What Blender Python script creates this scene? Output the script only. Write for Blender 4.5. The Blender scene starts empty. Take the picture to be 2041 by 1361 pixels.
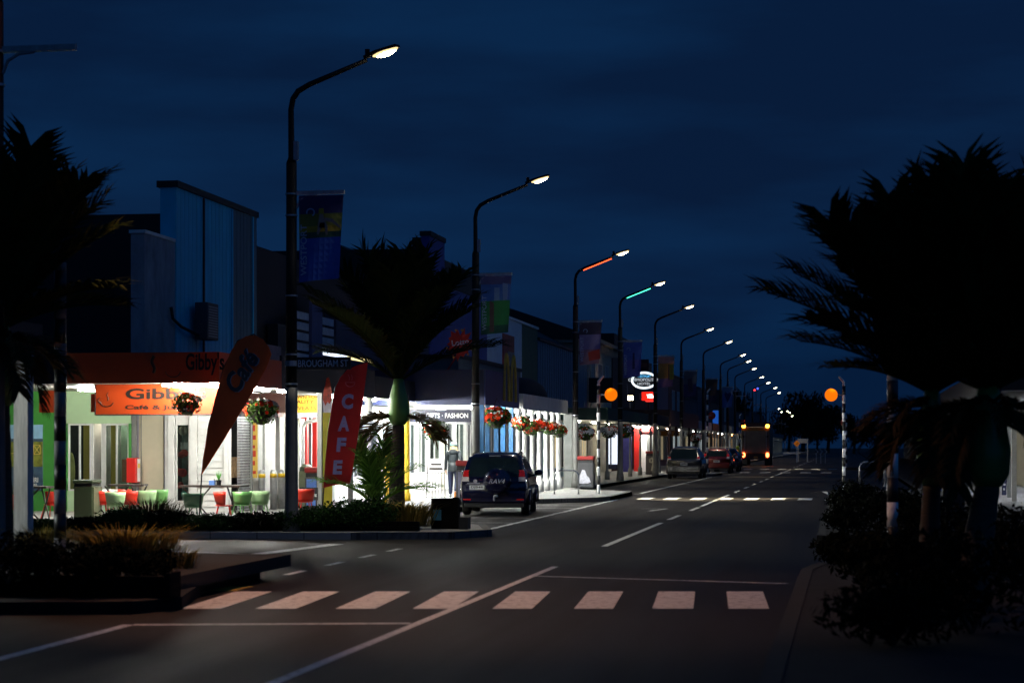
import bpy, bmesh, math, random
from mathutils import Vector as V, Matrix
random.seed(7)
R = math.radians
SC = bpy.context.scene
COL = SC.collection
# ---------------------------------------------------------------- camera numbers
# a 70 mm lens, 1.73 m above the road, looking 9.6 degrees left of the street's direction (+Y)
F = 70 / 36 * 2041; CX = 1020.5; HY = 888.0; H = 1.73; TH = math.atan(669.5 / F)
cS, sS = math.cos(TH), math.sin(TH)
def D(px, py, d):                      # sight line at distance d along the lens axis
    xc = (px - CX) / F * d
    return V((xc * cS - d * sS, xc * sS + d * cS, H + (HY - py) / F * d))
def onY(px, py, Y):                    # sight line cut by the plane y = Y
    u = (px - CX) / F
    return D(px, py, Y / (u * sS + cS))
def onX(px, py, X):                    # sight line cut by the plane x = X
    u = (px - CX) / F
    return D(px, py, X / (u * cS - sS))
def G(px, py, z=0.0):                  # sight line cut by the ground
    return D(px, py, (H - z) * F / (py - HY))
# ---------------------------------------------------------------- materials
MATS = {}
def nt_new(name):
    m = bpy.data.materials.new(name); m.use_nodes = True
    nt = m.node_tree
    return m, nt, nt.nodes['Principled BSDF']
def pm(name, col, rough=.7, metal=0.0, var=.22, scale=5.0, bump=.0, bscale=60.0, coat=0.0, spec=None, stretch=None):
    if name in MATS: return MATS[name]
    m, nt, b = nt_new(name)
    N, L = nt.nodes, nt.links
    tc = N.new('ShaderNodeTexCoord'); src = tc.outputs['Object']
    if stretch:
        mp = N.new('ShaderNodeMapping'); mp.inputs['Scale'].default_value = stretch
        L.new(src, mp.inputs['Vector']); src = mp.outputs['Vector']
    n = N.new('ShaderNodeTexNoise'); n.inputs['Scale'].default_value = scale; n.inputs['Detail'].default_value = 6; n.inputs['Roughness'].default_value = .65
    L.new(src, n.inputs['Vector'])
    r = N.new('ShaderNodeValToRGB')
    r.color_ramp.elements[0].position = .3; r.color_ramp.elements[1].position = .7
    r.color_ramp.elements[0].color = [c * (1 - var) for c in col] + [1]
    r.color_ramp.elements[1].color = [min(.95, c * (1 + var)) for c in col] + [1]
    L.new(n.outputs['Fac'], r.inputs['Fac']); L.new(r.outputs['Color'], b.inputs['Base Color'])
    b.inputs['Roughness'].default_value = rough; b.inputs['Metallic'].default_value = metal
    b.inputs['Coat Weight'].default_value = coat
    if spec is not None: b.inputs['Specular IOR Level'].default_value = spec
    if bump:
        n2 = N.new('ShaderNodeTexNoise'); n2.inputs['Scale'].default_value = bscale; n2.inputs['Detail'].default_value = 4
        L.new(src, n2.inputs['Vector'])
        bp = N.new('ShaderNodeBump'); bp.inputs['Strength'].default_value = bump; bp.inputs['Distance'].default_value = .02
        L.new(n2.outputs['Fac'], bp.inputs['Height']); L.new(bp.outputs['Normal'], b.inputs['Normal'])
    MATS[name] = m
    return m
def em(name, col, strength, base=.3):
    if name in MATS: return MATS[name]
    m, nt, b = nt_new(name)
    b.inputs['Base Color'].default_value = [c * base for c in col] + [1]
    b.inputs['Specular IOR Level'].default_value = 0; b.inputs['Roughness'].default_value = 1; b.inputs['Emission Color'].default_value = list(col) + [1]
    b.inputs['Emission Strength'].default_value = strength
    MATS[name] = m
    return m
def glass(name, tint, clear=.8, rough=.03):
    if name in MATS: return MATS[name]
    m, nt, b = nt_new(name)
    N, L = nt.nodes, nt.links
    t = N.new('ShaderNodeBsdfTransparent'); t.inputs['Color'].default_value = list(tint) + [1]
    b.inputs['Base Color'].default_value = [.02 * c for c in tint] + [1]; b.inputs['Roughness'].default_value = rough
    mx = N.new('ShaderNodeMixShader'); mx.inputs['Fac'].default_value = clear
    L.new(b.outputs[0], mx.inputs[1]); L.new(t.outputs[0], mx.inputs[2])
    L.new(mx.outputs[0], N['Material Output'].inputs['Surface'])
    MATS[name] = m
    return m
def leafm(name, c1, c2, rough=.55):
    if name in MATS: return MATS[name]
    m, nt, b = nt_new(name)
    N, L = nt.nodes, nt.links
    g = N.new('ShaderNodeNewGeometry')
    r = N.new('ShaderNodeValToRGB'); r.color_ramp.elements[0].color = list(c1) + [1]; r.color_ramp.elements[1].color = list(c2) + [1]
    L.new(g.outputs['Random Per Island'], r.inputs['Fac']); L.new(r.outputs['Color'], b.inputs['Base Color'])
    b.inputs['Roughness'].default_value = .8; b.inputs['Specular IOR Level'].default_value = .03
    MATS[name] = m
    return m
def asphalt():
    m, nt, b = nt_new('chipseal asphalt'); N, L = nt.nodes, nt.links
    tc = N.new('ShaderNodeTexCoord')
    def noise(sc, det=5, st=None):
        n = N.new('ShaderNodeTexNoise'); n.inputs['Scale'].default_value = sc; n.inputs['Detail'].default_value = det
        src = tc.outputs['Object']
        if st:
            mp = N.new('ShaderNodeMapping'); mp.inputs['Scale'].default_value = st; L.new(src, mp.inputs['Vector']); src = mp.outputs['Vector']
        L.new(src, n.inputs['Vector']); return n
    big = noise(.35); wheel = noise(1.0, 3, (1.3, .04, 1)); fine = noise(55, 3)
    v = N.new('ShaderNodeTexVoronoi'); v.inputs['Scale'].default_value = 70; L.new(tc.outputs['Object'], v.inputs['Vector'])
    a = N.new('ShaderNodeMath'); a.operation = 'ADD'; L.new(big.outputs['Fac'], a.inputs[0]); L.new(wheel.outputs['Fac'], a.inputs[1])
    a2 = N.new('ShaderNodeMath'); a2.operation = 'MULTIPLY_ADD'; L.new(fine.outputs['Fac'], a2.inputs[0]); a2.inputs[1].default_value = .9; L.new(a.outputs[0], a2.inputs[2])
    r = N.new('ShaderNodeValToRGB'); r.color_ramp.elements[0].position = .40; r.color_ramp.elements[1].position = .62
    r.color_ramp.elements[0].color = (.0095, .0075, .0060, 1); r.color_ramp.elements[1].color = (.025, .0195, .0155, 1)
    d = N.new('ShaderNodeMath'); d.operation = 'MULTIPLY'; d.inputs[1].default_value = .35; L.new(a2.outputs[0], d.inputs[0])
    L.new(d.outputs[0], r.inputs['Fac']); L.new(r.outputs['Color'], b.inputs['Base Color'])
    rr = N.new('ShaderNodeMapRange'); rr.inputs['To Min'].default_value = .42; rr.inputs['To Max'].default_value = .75
    L.new(wheel.outputs['Fac'], rr.inputs['Value']); L.new(rr.outputs[0], b.inputs['Roughness']); b.inputs['Specular IOR Level'].default_value = .2
    bp = N.new('ShaderNodeBump'); bp.inputs['Strength'].default_value = .5; bp.inputs['Distance'].default_value = .012
    L.new(v.outputs['Distance'], bp.inputs['Height']); L.new(bp.outputs['Normal'], b.inputs['Normal'])
    return m
def paintmark(name, col):
    m, nt, b = nt_new(name); N, L = nt.nodes, nt.links
    tc = N.new('ShaderNodeTexCoord')
    n = N.new('ShaderNodeTexNoise'); n.inputs['Scale'].default_value = 9; n.inputs['Detail'].default_value = 9; n.inputs['Roughness'].default_value = .75
    L.new(tc.outputs['Object'], n.inputs['Vector'])
    r = N.new('ShaderNodeValToRGB'); r.color_ramp.elements[0].position = .33; r.color_ramp.elements[1].position = .50
    r.color_ramp.elements[0].color = (.07, .068, .064, 1); r.color_ramp.elements[1].color = list(col) + [1]
    L.new(n.outputs['Fac'], r.inputs['Fac']); L.new(r.outputs['Color'], b.inputs['Base Color'])
    b.inputs['Roughness'].default_value = .6
    return m
def pavers(name, col, w=.9):
    m, nt, b = nt_new(name); N, L = nt.nodes, nt.links
    tc = N.new('ShaderNodeTexCoord')
    br = N.new('ShaderNodeTexBrick'); br.inputs['Scale'].default_value = 1.0; br.inputs['Brick Width'].default_value = w; br.inputs['Row Height'].default_value = w * .6
    br.inputs['Mortar Size'].default_value = .012
    br.inputs['Color1'].default_value = [c * .85 for c in col] + [1]; br.inputs['Color2'].default_value = [c * 1.1 for c in col] + [1]
    br.inputs['Mortar'].default_value = [c * .35 for c in col] + [1]
    L.new(tc.outputs['Object'], br.inputs['Vector'])
    n = N.new('ShaderNodeTexNoise'); n.inputs['Scale'].default_value = 2.2; n.inputs['Detail'].default_value = 7
    L.new(tc.outputs['Object'], n.inputs['Vector'])
    mx = N.new('ShaderNodeMix'); mx.data_type = 'RGBA'; mx.blend_type = 'MULTIPLY'; mx.inputs['Factor'].default_value = .55
    L.new(br.outputs['Color'], mx.inputs['A']); L.new(n.outputs['Fac'], mx.inputs['B'])
    L.new(mx.outputs['Result'], b.inputs['Base Color']); b.inputs['Roughness'].default_value = .75
    return m
# ---------------------------------------------------------------- mesh building
class MB:
    def __init__(s): s.v = []; s.f = []; s.m = []
    def add(s, vs, fs, mi=0):
        o = len(s.v); s.v += [tuple(p) for p in vs]
        for f in fs: s.f.append([o + i for i in f]); s.m.append(mi)
        return s
    def box(s, x0, x1, y0, y1, z0, z1, mi=0):
        if x0 > x1: x0, x1 = x1, x0
        if y0 > y1: y0, y1 = y1, y0
        if z0 > z1: z0, z1 = z1, z0
        vs = [(x0,y0,z0),(x1,y0,z0),(x1,y1,z0),(x0,y1,z0),(x0,y0,z1),(x1,y0,z1),(x1,y1,z1),(x0,y1,z1)]
        return s.add(vs, [(0,3,2,1),(4,5,6,7),(0,1,5,4),(1,2,6,5),(2,3,7,6),(3,0,4,7)], mi)
    def extr(s, pts, vec, mi=0):       # a flat outline given thickness
        n = len(pts); vec = V(vec)
        vs = [V(p) for p in pts] + [V(p) + vec for p in pts]
        fs = [tuple(range(n - 1, -1, -1)), tuple(range(n, 2 * n))] + [(i, (i + 1) % n, n + (i + 1) % n, n + i) for i in range(n)]
        return s.add(vs, fs, mi)
    def quad(s, a, b, c, d, mi=0): return s.add([a, b, c, d], [(0, 1, 2, 3)], mi)
    def tube(s, pts, rad, n=8, mi=0, cap=True):
        pts = [V(p) for p in pts]
        if not hasattr(rad, '__len__'): rad = [rad] * len(pts)
        o = len(s.v); up0 = None
        for i, p in enumerate(pts):
            t = (pts[min(i + 1, len(pts) - 1)] - pts[max(i - 1, 0)]).normalized()
            if up0 is None: up0 = V((1, 0, 0)) if abs(t.x) < .9 else V((0, 1, 0))
            a = (up0 - t * up0.dot(t)).normalized(); b = t.cross(a); up0 = a
            for k in range(n):
                q = 2 * math.pi * k / n
                s.v.append(tuple(p + (a * math.cos(q) + b * math.sin(q)) * rad[i]))
        for i in range(len(pts) - 1):
            for k in range(n):
                s.f.append([o + i*n + k, o + i*n + (k+1) % n, o + (i+1)*n + (k+1) % n, o + (i+1)*n + k]); s.m.append(mi)
        if cap:
            s.f.append([o + k for k in range(n - 1, -1, -1)]); s.m.append(mi)
            e = o + (len(pts) - 1) * n
            s.f.append([e + k for k in range(n)]); s.m.append(mi)
        return s
    def lathe(s, prof, c, n=16, mi=0, axis='z'):
        o = len(s.v); c = V(c)
        for r, z in prof:
            for k in range(n):
                q = 2 * math.pi * k / n; a, b = r * math.cos(q), r * math.sin(q)
                p = V((a, b, z)) if axis == 'z' else (V((a, z, b)) if axis == 'y' else V((z, a, b)))
                s.v.append(tuple(c + p))
        for i in range(len(prof) - 1):
            for k in range(n):
                s.f.append([o + i*n + k, o + i*n + (k+1) % n, o + (i+1)*n + (k+1) % n, o + (i+1)*n + k]); s.m.append(mi)
        s.f.append([o + k for k in range(n - 1, -1, -1)]); s.m.append(mi)
        e = o + (len(prof) - 1) * n
        s.f.append([e + k for k in range(n)]); s.m.append(mi)
        return s
    def ball(s, c, r, nu=12, nv=8, mi=0):
        if not hasattr(r, '__len__'): r = (r, r, r)
        o = len(s.v); c = V(c)
        for j in range(nv + 1):
            ph = math.pi * j / nv
            for i in range(nu):
                q = 2 * math.pi * i / nu
                s.v.append((c.x + r[0]*math.sin(ph)*math.cos(q), c.y + r[1]*math.sin(ph)*math.sin(q), c.z - r[2]*math.cos(ph)))
        for j in range(nv):
            for i in range(nu):
                s.f.append([o + j*nu + i, o + j*nu + (i+1) % nu, o + (j+1)*nu + (i+1) % nu, o + (j+1)*nu + i]); s.m.append(mi)
        return s
    def leaves(s, c, r, n, size, rng, mi=0, shell=.55, aspect=.5, flat=0):
        c = V(c)
        for _ in range(n):
            d = V((rng.gauss(0,1), rng.gauss(0,1), rng.gauss(0,1))).normalized()
            q = shell + (1 - shell) * rng.random() ** .6
            p = c + V((d.x*r[0], d.y*r[1], d.z*r[2])) * q
            nrm = (d + V((rng.gauss(0,.8), rng.gauss(0,.8), rng.gauss(0,.8)))).normalized()
            a = nrm.orthogonal().normalized(); a.rotate(Matrix.Rotation(rng.random()*6.28, 3, nrm)); b = nrm.cross(a)
            L = size * (.6 + .8 * rng.random())
            s.add([p - a*L*.5, p + b*L*aspect*.5, p + a*L*.5, p - b*L*aspect*.5], [(0,1,2,3)], mi)
        return s
def top(o):
    while o.parent: o = o.parent
    return o
def build(mb, name, mats, parent=None, local=False, smooth=False, bevel=0):
    off = V((0,0,0))
    if parent is not None and not local: off = V(top(parent).location)
    me = bpy.data.meshes.new(name)
    me.from_pydata([(a-off.x, b-off.y, c-off.z) for a, b, c in mb.v], [], mb.f)
    if not isinstance(mats, (list, tuple)): mats = [mats]
    for m in mats: me.materials.append(m)
    for p, i in zip(me.polygons, mb.m): p.material_index = i; p.use_smooth = smooth
    bm = bmesh.new(); bm.from_mesh(me); bmesh.ops.recalc_face_normals(bm, faces=bm.faces); bm.to_mesh(me); bm.free()
    o = bpy.data.objects.new(name, me); COL.objects.link(o)
    if parent is not None: o.parent = parent
    if bevel:
        b = o.modifiers.new('bevel', 'BEVEL'); b.width = bevel; b.segments = 2; b.limit_method = 'ANGLE'
    return o
def tag(o, label=None, cat=None, group=None, kind=None):
    if label: o['label'] = label
    if cat: o['category'] = cat
    if group: o['group'] = group
    if kind: o['kind'] = kind
    return o
def thing(name, label, cat, loc=(0,0,0), rz=0, group=None):
    o = bpy.data.objects.new(name, None); COL.objects.link(o); o.empty_display_size = .2
    o.location = loc; o.rotation_euler = (0, 0, rz)
    return tag(o, label, cat, group)
KIDS = {}
def dup(o, parent=None, loc=None, rz=None, label=None, group=None, scale=None):
    c = o.copy(); COL.objects.link(c); c.parent = parent
    for ch in [x for x in COL.objects if x.parent == o]: dup(ch, c)
    if loc is not None: c.location = loc
    if rz is not None: c.rotation_euler = (c.rotation_euler[0], c.rotation_euler[1], rz)
    if scale: c.scale = scale
    return tag(c, label, None, group)
def lettering(s, mat, parent, p0, w, h, face='y', bold=.0, shear=0.0, depth=.008, tilt=0.0, local=False, name='lettering', rotv=None):
    """words in a box w x h whose lower left corner is p0; face 'y': read from -Y, 'x': read from +X"""
    cu = bpy.data.curves.new('words', 'FONT'); cu.body = s; cu.size = 1; cu.extrude = 0; cu.offset = bold; cu.shear = shear
    cu.resolution_u = 3
    t = bpy.data.objects.new('words', cu); COL.objects.link(t)
    dg = bpy.context.evaluated_depsgraph_get(); dg.update()
    me = bpy.data.meshes.new_from_object(t.evaluated_get(dg))
    bpy.data.objects.remove(t); bpy.data.curves.remove(cu)
    xs = [v.co.x for v in me.vertices]; ys = [v.co.y for v in me.vertices]
    x0, x1, y0, y1 = min(xs), max(xs), min(ys), max(ys)
    mb = MB(); base = V(p0)
    ct, st = math.cos(tilt), math.sin(tilt)
    vs = []
    for v in me.vertices:
        a = (v.co.x - x0) / (x1 - x0) * w; b = (v.co.y - y0) / (y1 - y0) * h
        a, b = a * ct - b * st, a * st + b * ct
        vs.append(base + (V((a, 0, b)) if face == 'y' else V((0, a, b))))
    mb.add(vs, [tuple(p.vertices) for p in me.polygons])
    bpy.data.meshes.remove(me)
    return build(mb, name, mat, parent, local)
def struct(name, mb, mat, **k): return tag(build(mb, name, mat, **k), kind='structure')
# ================================================================ sky, camera
w = bpy.data.worlds.new('World'); SC.world = w; w.use_nodes = True
nt = w.node_tree; N, L = nt.nodes, nt.links
bg = N['Background']
sky = N.new('ShaderNodeTexSky'); sky.sky_type = 'NISHITA'; sky.sun_disc = False
sky.sun_elevation = R(-1.5); sky.sun_rotation = R(200); sky.ozone_density = 4.0
tcw = N.new('ShaderNodeTexCoord')
mpw = N.new('ShaderNodeMapping'); mpw.inputs['Scale'].default_value = (1.5, 1.5, 7.5); L.new(tcw.outputs['Generated'], mpw.inputs['Vector'])
nw = N.new('ShaderNodeTexNoise'); nw.inputs['Scale'].default_value = 3.2; nw.inputs['Detail'].default_value = 6; nw.inputs['Roughness'].default_value = .5
L.new(mpw.outputs['Vector'], nw.inputs['Vector'])
rw = N.new('ShaderNodeValToRGB'); rw.color_ramp.elements[0].position = .36; rw.color_ramp.elements[1].position = .62
rw.color_ramp.elements[0].color = (.0024, .0190, .0640, 1); rw.color_ramp.elements[1].color = (.0018, .0108, .0390, 1)   # clear twilight blue, darker cloud bands
L.new(nw.outputs['Fac'], rw.inputs['Fac'])
sk = N.new('ShaderNodeMix'); sk.data_type = 'RGBA'; sk.blend_type = 'ADD'; sk.inputs['Factor'].default_value = .012
L.new(rw.outputs['Color'], sk.inputs['A']); L.new(sky.outputs['Color'], sk.inputs['B'])
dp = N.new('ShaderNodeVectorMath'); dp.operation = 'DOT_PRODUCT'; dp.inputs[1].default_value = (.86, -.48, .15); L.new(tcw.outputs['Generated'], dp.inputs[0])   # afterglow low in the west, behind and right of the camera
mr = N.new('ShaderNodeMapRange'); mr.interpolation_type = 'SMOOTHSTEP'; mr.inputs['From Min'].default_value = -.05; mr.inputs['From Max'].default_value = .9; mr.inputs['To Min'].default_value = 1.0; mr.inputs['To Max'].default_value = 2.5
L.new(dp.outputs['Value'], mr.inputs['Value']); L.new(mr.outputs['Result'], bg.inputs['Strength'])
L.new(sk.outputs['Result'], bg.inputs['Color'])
cam = bpy.data.cameras.new('camera'); co = bpy.data.objects.new('camera', cam); COL.objects.link(co)
cam.lens = 70; cam.sensor_width = 36; cam.shift_y = (HY - 680.5) / 2041; cam.clip_end = 3000
co.location = (0, 0, H); co.rotation_euler = (R(90), 0, TH)
cam.dof.use_dof = True; cam.dof.focus_distance = 58; cam.dof.aperture_fstop = 2.2
SC.camera = co
SC.view_settings.view_transform = 'Standard'; SC.view_settings.look = 'None'; SC.view_settings.exposure = 0; SC.view_settings.gamma = 1
SC.cycles.use_denoising = True; SC.cycles.max_bounces = 6; SC.cycles.sample_clamp_indirect = 3; SC.cycles.caustics_reflective = False; SC.cycles.caustics_refractive = False
SC.cycles.transparent_max_bounces = 12
# ================================================================ ground
A = asphalt()
conc = pavers('pavement concrete', (.38, .37, .35)); kerbm = pm('kerb concrete', (.07, .068, .064), .85, scale=3, bump=.3)
soil = pm('bark and soil', (.035, .026, .018), .95, scale=14, bump=.8, bscale=40)
struct('ground', MB().quad((-900,-60,-.05), (900,-60,-.05), (900,1400,-.05), (-900,1400,-.05)), pm('dark grass ground', (.03, .035, .02), .95, scale=.6))
struct('road', MB().quad((-10.1,-20,0), (2.6,-20,0), (2.6,1100,0), (-10.1,1100,0)).quad((-120,27.3,0), (-10.1,27.3,0), (-10.1,35.6,0), (-120,35.6,0)), A)
darkp = pm('dark asphalt footpath', (.016, .0155, .015), .85, scale=3, var=.35, bump=.4, spec=.3); darkk = pm('unlit kerb stone', (.016, .0155, .015), .9, scale=3, var=.3, bump=.3)  # kerb tone lowered to stand in for the missing light on the verges
def pave(name, pts, z=.13, conc=conc, kerbm=kerbm):
    mb = MB(); n = len(pts)
    mb.extr([(x, y, -.02) for x, y in pts], (0, 0, z + .02))
    struct(name, mb, conc)
    k = MB()
    for i in range(n):
        a, b = V((*pts[i], 0)), V((*pts[(i+1) % n], 0))
        if max(a.x, b.x) > 11 or min(a.x, b.x) < -40: continue
        d = (b - a).normalized(); nn = V((-d.y, d.x, 0)) * .15
        k.extr([a + V((0,0,-.01)), b + V((0,0,-.01)), b + nn + V((0,0,-.01)), a + nn + V((0,0,-.01))], (0, 0, z + .014))
    struct('kerb', k, kerbm)
pave('pavement', [(-60,-12), (-10.0,-12), (-10.0,18.9), (-7.25,19.5), (-6.95,20.2), (-7.5,22.6), (-7.6,25.2), (-8.4,26.6), (-10.4,27.3), (-60,27.3)], conc=darkp, kerbm=darkk)
pave('pavement', [(-60,35.6), (-9.0,35.6), (-7.2,36.2), (-6.7,37.4), (-7.3,40.0), (-10.0,43.5), (-10.0,57.5), (-7.7,61), (-7.4,62.5), (-7.4,69), (-7.9,70.5), (-10.0,73), (-10.0,110), (-7.4,113), (-7.4,119), (-10.0,122), (-10.0,144), (-8.0,146), (-8.0,152), (-10.0,155), (-10.0,520), (-60,520)])
pave('pavement', [(60,520), (2.5,520), (2.5,155), (-.2,152), (-.2,145), (2.5,142), (2.5,73), (-.3,70), (-.55,68), (-.55,36), (2.5,33.5), (2.5,30.5), (-.4,27.5), (-.6,26), (-.6,12), (2.5,9), (2.5,-12), (60,-12)], conc=darkp, kerbm=darkk)
WP = paintmark('worn white road paint', (.72, .72, .68)); YP = paintmark('worn yellow road paint', (.55, .38, .05))
def mark(name, quads, mat=WP, z=.004):
    mb = MB()
    for q in quads: mb.add([(x, y, z) for x, y in q], [tuple(range(len(q)))])
    return struct(name, mb, mat)
def strip(x0, y0, x1, y1, wd=.1):
    d = V((x1-x0, y1-y0, 0)).normalized(); n = V((-d.y, d.x, 0)) * wd / 2
    return [(x0-n.x, y0-n.y), (x1-n.x, y1-n.y), (x1+n.x, y1+n.y), (x0+n.x, y0+n.y)]
bars = []
for i, (b0, b1) in enumerate([(357,440), (508,590), (668,748), (822,900), (981,1060), (1144,1222), (1300,1382), (1452,1533)]):
    a, b = G(b0, 1213), G(b1, 1213)
    bars.append([(a.x, a.y), (b.x, b.y), (b.x - .17, b.y + 2.5), (a.x - .17, a.y + 2.5)])
mark('zebra_crossing', bars)
def zebra(y0, y1, x0, x1, pitch, wd):
    q = []; x = x0
    while x < x1: q.append([(x, y0), (x + wd, y0), (x + wd, y1), (x, y1)]); x += pitch
    return q
mark('zebra_crossing', zebra(64.0, 66.2, -6.75, -.7, .86, .45))
mark('zebra_crossing', zebra(127.8, 130.6, -8.2, -1.2, 1.30, .66))
mark('zebra_crossing', zebra(147, 149.6, -7.6, -.4, 1.24, .62))
mark('centre_line', [strip(-4.13, 9, -4.13, 28.2), strip(-4.13, 34.0, -4.13, 44.6, .12)] + [strip(-4.13, y, -4.13, y + 3, .12) for y in (46.5, 53.0)] + [strip(-4.13, 57, -4.13, 70.5, .12)] +
     [strip(-4.13, y, -4.13, y + 3, .12) for y in range(74, 120, 7)] + [strip(-4.13, 120, -4.13, 147, .12)] + [strip(-4.13, y, -4.13, y + 3, .12) for y in range(156, 420, 9)])
mark('limit_line', [strip(-6.8, 18.35, -4.2, 18.95, .13), strip(-4.1, 26.1, -.75, 25.2, .10)])
mark('edge_line', [strip(-6.68, 10, -6.85, 18.35, .12), strip(-.6, 9, -.5, 18.4, .14)] + [strip(-7.42, y, -7.42, y + .9, .11) for y in (25.8, 27.9, 29.9, 31.8)])
mark('give_way_line', [strip(-9.35, 30.2, -8.85, 34.0, .28), strip(-11.4, 31.4, -9.4, 30.6, .09)])
jag = []
for i in range(60):
    y = 38.6 + i * .42; jag.append(strip(-7.32 + random.uniform(-.02, .02), y, -7.32 + random.uniform(-.03, .03), y + .44, .12 + random.uniform(-.03, .03)))
mark('parking_lane_line', jag + [strip(-10.0, y, -7.4, y, .10) for y in (40.8, 44.0, 47.0, 54.6, 57.0)] + [strip(-7.42, 72, -7.42, 110, .12)])
mark('parking_lane_line', [strip(-.42, 40 + i * .55, -.05, 40 + i * .55, .16) for i in range(17)] + [strip(-.5, 69.2, -.9, 76, .16), strip(-.45, 76, .9, 76, .12), strip(-5.2, 52.6, -4.9, 54.6, .1), strip(-5.6, 54.5, -4.9, 54.6, .1)])
mark('kerb_paint', [[(-7.62, 22.8), (-7.2, 22.8), (-7.2, 23.6), (-7.62, 23.6)]], YP)
# ================================================================ street lamps
BLK = pm('black painted steel', (.006, .006, .006), .6, .0, scale=3, spec=.3)
GALV = pm('galvanised steel', (.34, .35, .36), .38, .8, scale=10)
POLEC = pm('grey paint pole foot', (.13, .13, .12), .6, scale=4, bump=.1)
LENS = em('street lamp lens', (1.0, .88, .60), 34)
ZH = 8.8
LD = {}
def spot(name, parent, loc, power, col, ang, blend, target=None, rad=.1, local=True):
    key = (power, col, ang)
    if key not in LD:
        l = bpy.data.lights.new(name, 'SPOT'); l.energy = power; l.color = col; l.spot_size = R(ang); l.spot_blend = blend; l.shadow_soft_size = rad; LD[key] = l
    o = bpy.data.objects.new(name, LD[key]); COL.objects.link(o); o.location = loc; o.parent = parent
    if target is not None: o.rotation_euler = (V(target) - V(loc)).to_track_quat('-Z', 'Y').to_euler()
    return o
def street_lamp(label, loc, strip_mat=None, bands=True, power=1150, col=(1.0, .90, .70), lens=None, ang=88, tgt=4.0):
    t = thing('street_lamp', label, 'street lamp', loc, 0, 'street lamps along the left kerb')
    build(MB().lathe([(.17, 0), (.17, .25), (.125, .45), (.115, 2.4), (.112, 2.7)], (0,0,0), 14), 'pole_foot', POLEC, t, True, True)
    build(MB().tube([(0,0,2.7), (0,0,6.9)], [.108, .10], 14).tube([(0,0,6.9), (0,0,7.0), (-.01,0,7.9), (.03,0,8.1), (.13,0,8.24), (.35,0,8.36), (1.45,0,8.78)], [.10, .062, .055, .055, .055, .052, .042], 12), 'pole', BLK, t, True, True)
    build(MB().box(.05,.13,-.05,.05,6.95,7.3), 'control_box', GALV, t, True)
    for z in (2.75, 3.3, 4.4, 5.9, 6.3) if bands else (): build(MB().lathe([(.117, z), (.117, z + .03)], (0,0,0), 14), 'clamp_band', GALV, t, True)
    h = MB(); h.extr([(1.40,-.05,8.80), (1.62,-.12,8.88), (2.02,-.11,8.99), (2.06,.11,9.01), (1.62,.12,8.88), (1.40,.05,8.80)], (-.015,0,.05))
    h.box(1.42,1.5,-.03,.03,8.88,8.98)
    head = build(h, 'lamp_head', BLK, t, True)
    l = MB(); l.ball((1.82, 0, 8.90), (.19, .10, .062), 14, 8); l.v = [(a, b_, c_ + (a - 1.82) * .30) for a, b_, c_ in l.v]
    RB = MB().ball((1.80, 0, 8.915), (.245, .120, .05), 14, 8); RB.v = [(a, b_, c_ + (a - 1.8) * .30) for a, b_, c_ in RB.v]
    rim = em('lamp glow rim', (1.0, .74, .34), 1.5); build(RB, 'glow_shell', rim, head, True, True)  # dim amber shell round the lens imitates the lamp's glow
    build(l, 'lens', lens or LENS, head, True, True)
    spot('lamp_light', head, (1.85, 0, 8.84), power, col, ang, .6, (tgt, 0, 0))
    if strip_mat: build(MB().tube([(.3,0,8.275), (1.38,0,8.695)], .022, 6), 'light_strip', strip_mat, t, True)
    build(MB().box(.1,1.02,-.03,.03,6.30,6.37).tube([(.1,0,6.05), (.16,0,6.2), (.3,0,6.28), (.5,0,6.30)], .022, 6), 'banner_arm', GALV, t, True)
    return t
RED = em('red led strip', (1, .085, .02), 4); GRN = em('green led strip', (.08, 1, .55), 3)
LAMPS = []
def lampd(py): return (ZH + .26 - H) * F / (HY - py)
street_lamp('nearest black street lamp at the left edge with an empty banner bracket', D(-10, 888, 23.8) - V((0, 0, H - .12)), em('dim red led strip', (1, .07, .01), 26), power=1700, ang=76, tgt=5.4, col=(1.0, .50, .29), lens=em('red tinted lens', (1, .50, .26), 40))
near = [(581, 108, 'tall street lamp above the orange café flag, carrying the street name sign'), (948, 359, 'street lamp behind the dark blue car, second from the front'),
        (1147, 504, 'street lamp with a glowing red strip on its arm'), (1236, 565, 'street lamp with a glowing green strip on its arm'),
        (1306, 611, 'street lamp rising in front of the lit oval hotel sign'), (1358, 656, 'street lamp standing behind the silver parked car'),
        (1402, 681, 'street lamp just past the red parked car'), (1436, 707, 'street lamp left of the truck, eighth along the kerb')]
for i, (px, py, lb) in enumerate(near):
    d = lampd(py); p = D(px, HY, d); p.z = .12
    LAMPS.append(street_lamp(lb, p, {2: RED, 3: GRN}.get(i), i < 6)); LAMPS[-1]['d'] = d
proto = LAMPS[7]
far = [(1492,719), (1503,734), (1518,751), (1531,762), (1545,772), (1553,782), (1552.5,814), (1557,820.5), (1568.6,818.7), (1574,822), (1579,828.6), (1590,841), (1595,844.6)]
nm = ['ninth', 'tenth', 'eleventh', 'twelfth', 'thirteenth', 'fourteenth', 'fifteenth', 'sixteenth', 'seventeenth', 'eighteenth', 'nineteenth', 'twentieth', 'twenty first']
for (px, py), n in zip(far, nm):
    d = lampd(py); p = D(px, HY, d); p.x -= 1.8; p.z = .12
    c = dup(proto, None, p, 0, 'small distant lit street lamp, %s from the front of the row' % n)
    c.name = 'street_lamp'
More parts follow.
